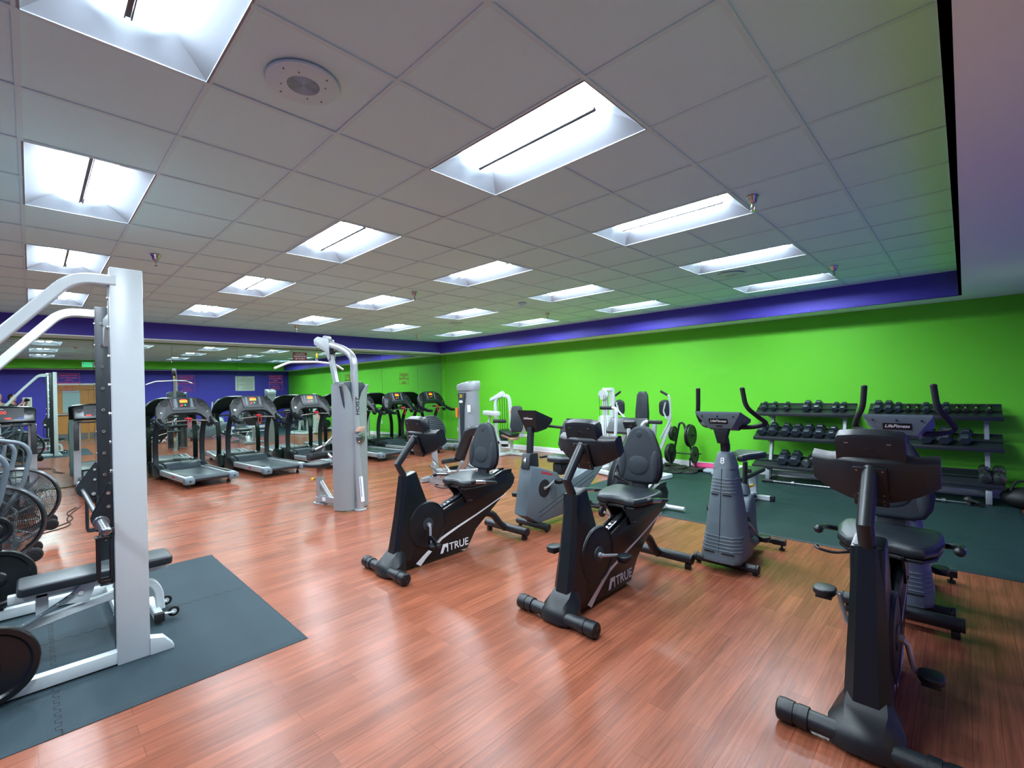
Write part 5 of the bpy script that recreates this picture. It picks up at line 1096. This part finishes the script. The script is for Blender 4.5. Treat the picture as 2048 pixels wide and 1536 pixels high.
for (y, z), lb in zip([(.49, 1.9), (2.29, 1.87), (4.07, 1.88), (5.96, 1.93), (7.62, 1.97)], dn):
    sign('mirror_decal', XM+.0105, y, z, .3, .36, dl, 'redtext', 'red outlined notice on the mirror, '+lb, 'notice', size=.036, group='treadmill notices on the mirror')
sign('wall_sign', XM+.012, 4.65, 2.52, .33, .2, ['ATHLETIC', 'SHOES MUST', 'BE WORN'], 'ltext', 'small dark red sign with white lettering at the top of the mirror', 'sign', bg=mat('maroon_board', (120, 14, 26), .4), border=False, size=.05)
# large notice and poster on the purple wall, exit sign on the green soffit (seen in the mirror)
r = empty('poster', (XR-.004, 7.05, 2.12), 'large pale printed poster of gym rules on the purple wall', 'poster')
b = B(); b.box((0, 0, 0), (.006, .82, .68)); b.build('board', 'paper', r, smooth=0)
b = B(); b.text('GYM RULES', .05, TM((-.004, 0, .3), PI/2, 0, -PI/2), ext=.0004); rnd = random.Random(5)
for q in range(17): w = rnd.uniform(.3, .7); b.box((-.004, (.7-w)/2*0+.36-w/2, .24-q*.033), (.001, w, .008))
b.build('lettering', 'dktext', r, smooth=0)
r = empty('poster', (XR-.004, -.07, 1.2), 'tall white printed notice on the purple wall behind the camera', 'poster')
b = B(); b.box((0, 0, 0), (.006, .24, 1.0)); b.build('board', 'paper', r, smooth=0)
b = B()
for q in range(22): w = rnd.uniform(.1, .2); b.box((-.004, .1-w/2, .42-q*.04), (.001, w, .008))
b.build('lettering', 'dktext', r, smooth=0)
r = empty('exit_sign', (XE-.03, 1.51, 2.87), 'lit green exit sign on the green soffit face, seen in the mirror', 'exit sign')
b = B(); b.box((0, 0, 0), (.045, .33, .2), .008); b.build('housing', 'whitep', r)
b = B(); b.box((-.024, 0, 0), (.003, .29, .16)); b.build('lit_face', 'exitgreen', r, smooth=0)
b = B(); b.text('EXIT', .15, TM((-.0265, 0, 0), PI/2, 0, -PI/2), ext=.0006, bold=.003); b.build('lettering', 'whitep', r, smooth=0)
b = B(); b.cyl((.0, .17, .0), (0, .2, 0), .02, n=14); b.ell((-.01, .215, 0), (.035, .035, .035)); b.build('emergency_lamp', 'whitep', r)
# ================================================================ PEOPLE BEHIND THE CAMERA (seen in the mirror)
def skin_mesh(verts, edges, radii, lev=2):
    me = bpy.data.meshes.new('sk'); me.from_pydata([Vector(v) for v in verts], edges, []); o = bpy.data.objects.new('sk', me); COL.objects.link(o)
    m = o.modifiers.new('s', 'SKIN'); m.use_smooth_shade = True; s = o.modifiers.new('u', 'SUBSURF'); s.levels = lev; s.render_levels = lev
    for i, r in enumerate(radii):
        sv = me.skin_vertices[0].data[i]; sv.radius = (r, r) if not isinstance(r, tuple) else r; sv.use_root = (i == 0)
    bpy.context.view_layer.update(); dg = bpy.context.evaluated_depsgraph_get(); ev = o.evaluated_get(dg); out = bpy.data.meshes.new_from_object(ev)
    bpy.data.objects.remove(o); bpy.data.meshes.remove(me); b = bmesh.new(); b.from_mesh(out); bpy.data.meshes.remove(out); return b
def person(loc, rz, label, hair, shirt, arms_up, height=1.0):
    r = empty('person', loc, label, 'person', rz=rz); r.scale = (height,)*3
    # local: facing +Y, x to the side
    def hand(c, s, d):
        c = Vector(c); d = Vector(d).normalized(); side = d.cross(Vector((0, 0, 1))).normalized()
        return c, d, side
    if arms_up:
        el = {1: (.24, .14, 1.20), -1: (-.24, .14, 1.20)}; wr = {1: (.10, .33, 1.47), -1: (-.10, .33, 1.47)}; hd = {1: (-.15, .2, .5), -1: (.15, .2, .5)}
    else:
        el = {1: (.27, -.02, 1.12), -1: (-.27, -.02, 1.12)}; wr = {1: (.28, .08, .88), -1: (-.28, .08, .88)}; hd = {1: (0, .2, -1), -1: (0, .2, -1)}
    V = [(0, 0, .95), (0, 0, 1.1), (0, 0, 1.3), (0, -.01, 1.43), (0, .0, 1.5), (0, .01, 1.57)]
    Rr = [(.15, .1), (.13, .095), (.16, .105), (.12, .08), (.055, .055), (.055, .055)]
    E_ = [(0, 1), (1, 2), (2, 3), (3, 4), (4, 5)]
    for s in (1, -1):
        i = len(V); V += [(s*.17, 0, 1.41), el[s], wr[s]]; Rr += [.055, .042, .028]; E_ += [(3, i), (i, i+1), (i+1, i+2)]
        w = Vector(wr[s]); d = Vector(hd[s]).normalized(); lat = Vector((1, 0, 0)) if arms_up else Vector((0, 1, 0))
        p = w+d*.05; V.append(tuple(p)); Rr.append((.034, .018)); E_.append((i+2, i+3)); j = i+3
        for q, L in enumerate((.062, .075, .07, .055)):
            o = lat*((q-1.5)*.02); a = w+d*.09+o; k = len(V); curl = Vector((-s*.03, .0, 0)) if arms_up else Vector((-s*.02, .01, 0))
            V += [tuple(a), tuple(a+d*L*.55+curl*.3), tuple(a+d*L+curl)]; Rr += [.0095, .0085, .0075]; E_ += [(j, k), (k, k+1), (k+1, k+2)]
        k = len(V); V += [tuple(w+d*.03+lat*(-s*.032 if arms_up else .03)), tuple(w+d*.065+lat*(-s*.05 if arms_up else .05))]; Rr += [.011, .009]; E_ += [(j, k), (k, k+1)]
        i = len(V); V += [(s*.1, 0, .88), (s*.11, .02, .5), (s*.115, -.01, .1), (s*.12, .12, .04)]; Rr += [.085, .055, .04, (.035, .03)]; E_ += [(0, i), (i, i+1), (i+1, i+2), (i+2, i+3)]
    b = B(); b.merge(skin_mesh(V, E_, Rr))
    secs = []
    for z, rx, ry, cy in ((1.53, .035, .04, .02), (1.55, .055, .07, .025), (1.6, .066, .085, .02), (1.66, .074, .094, .01), (1.72, .074, .094, .0), (1.76, .06, .08, -.005), (1.785, .03, .045, -.01)):
        secs.append([(rx*math.cos(2*PI*q/20), cy+ry*math.sin(2*PI*q/20), z) for q in range(20)])
    b.loft(secs); b.ell((0, .105, 1.645), (.012, .018, .02)); b.ell((.076, 0, 1.655), (.01, .02, .03)); b.ell((-.076, 0, 1.655), (.01, .02, .03))
    b.ell((0, .092, 1.598), (.024, .008, .006), mi=1)
    for s in (-1, 1): b.ell((s*.03, .09, 1.672), (.012, .008, .007), mi=2)
    b.build('body', ['skin', 'red', 'rubblk'], r, smooth=60)
    if hair:
        b = B(); b.ell((0, -.018, 1.715), (.083, .1, .082)); b.ell((0, -.06, 1.67), (.075, .055, .08)); b.build('hair', 'hair', r, smooth=60)
    i0 = [(0, 0, .93), (0, 0, 1.1), (0, 0, 1.3), (0, -.01, 1.43)]; rr = [(.165, .115), (.15, .112), (.178, .12), (.13, .09)]; ee = [(0, 1), (1, 2), (2, 3)]
    for s in (1, -1):
        i = len(i0); i0 += [(s*.17, 0, 1.41), tuple(Vector((s*.17, 0, 1.41)).lerp(Vector(el[s]), .85))]; rr += [.068, .06]; ee += [(3, i), (i, i+1)]
    b = B(); b.merge(skin_mesh(i0, ee, rr)); b.build('shirt', shirt, r, smooth=60)
    i0 = [(0, 0, .95)]; rr = [(.16, .115)]; ee = []
    for s in (1, -1):
        i = len(i0); i0 += [(s*.1, 0, .86), (s*.11, .02, .5), (s*.115, -.01, .1)]; rr += [.1, .075, .062]; ee += [(0, i), (i, i+1), (i+1, i+2)]
    b = B(); b.merge(skin_mesh(i0, ee, rr)); b.build('trousers', 'jeans', r, smooth=60)
    for s in (1, -1):
        b = B(); b.ell((s*.118, .06, .045), (.05, .14, .048)); b.build('shoe', 'rubblk', r, smooth=60)
    return r
person((.36, -.43, 0), .55, 'dark haired person holding up a black camera beside the purple wall', True, 'navy', True, 1.02)
person((.02, -.76, 0), .9, 'bald person in a dark top standing behind the photographer', False, 'greyc', False, 1.04)
r = empty('camera', (.155, -.095, 1.60), 'black camera held up by the dark haired person', 'camera', rz=YAW)
b = B(); b.box((0, 0, 0), (.13, .05, .09), .012); b.box((0, 0, .052), (.05, .045, .03), .01); b.box((-.058, .012, -.01), (.03, .05, .085), .01); b.build('camera_body', 'blk', r)
b = B(); b.cyl((0, .02, 0), (0, .1, 0), .034, n=24, bev=.003); b.cyl((0, .1, 0), (0, .102, 0), .026, n=20, mi=1); b.build('lens_barrel', ['blk', 'blkgloss'], r)
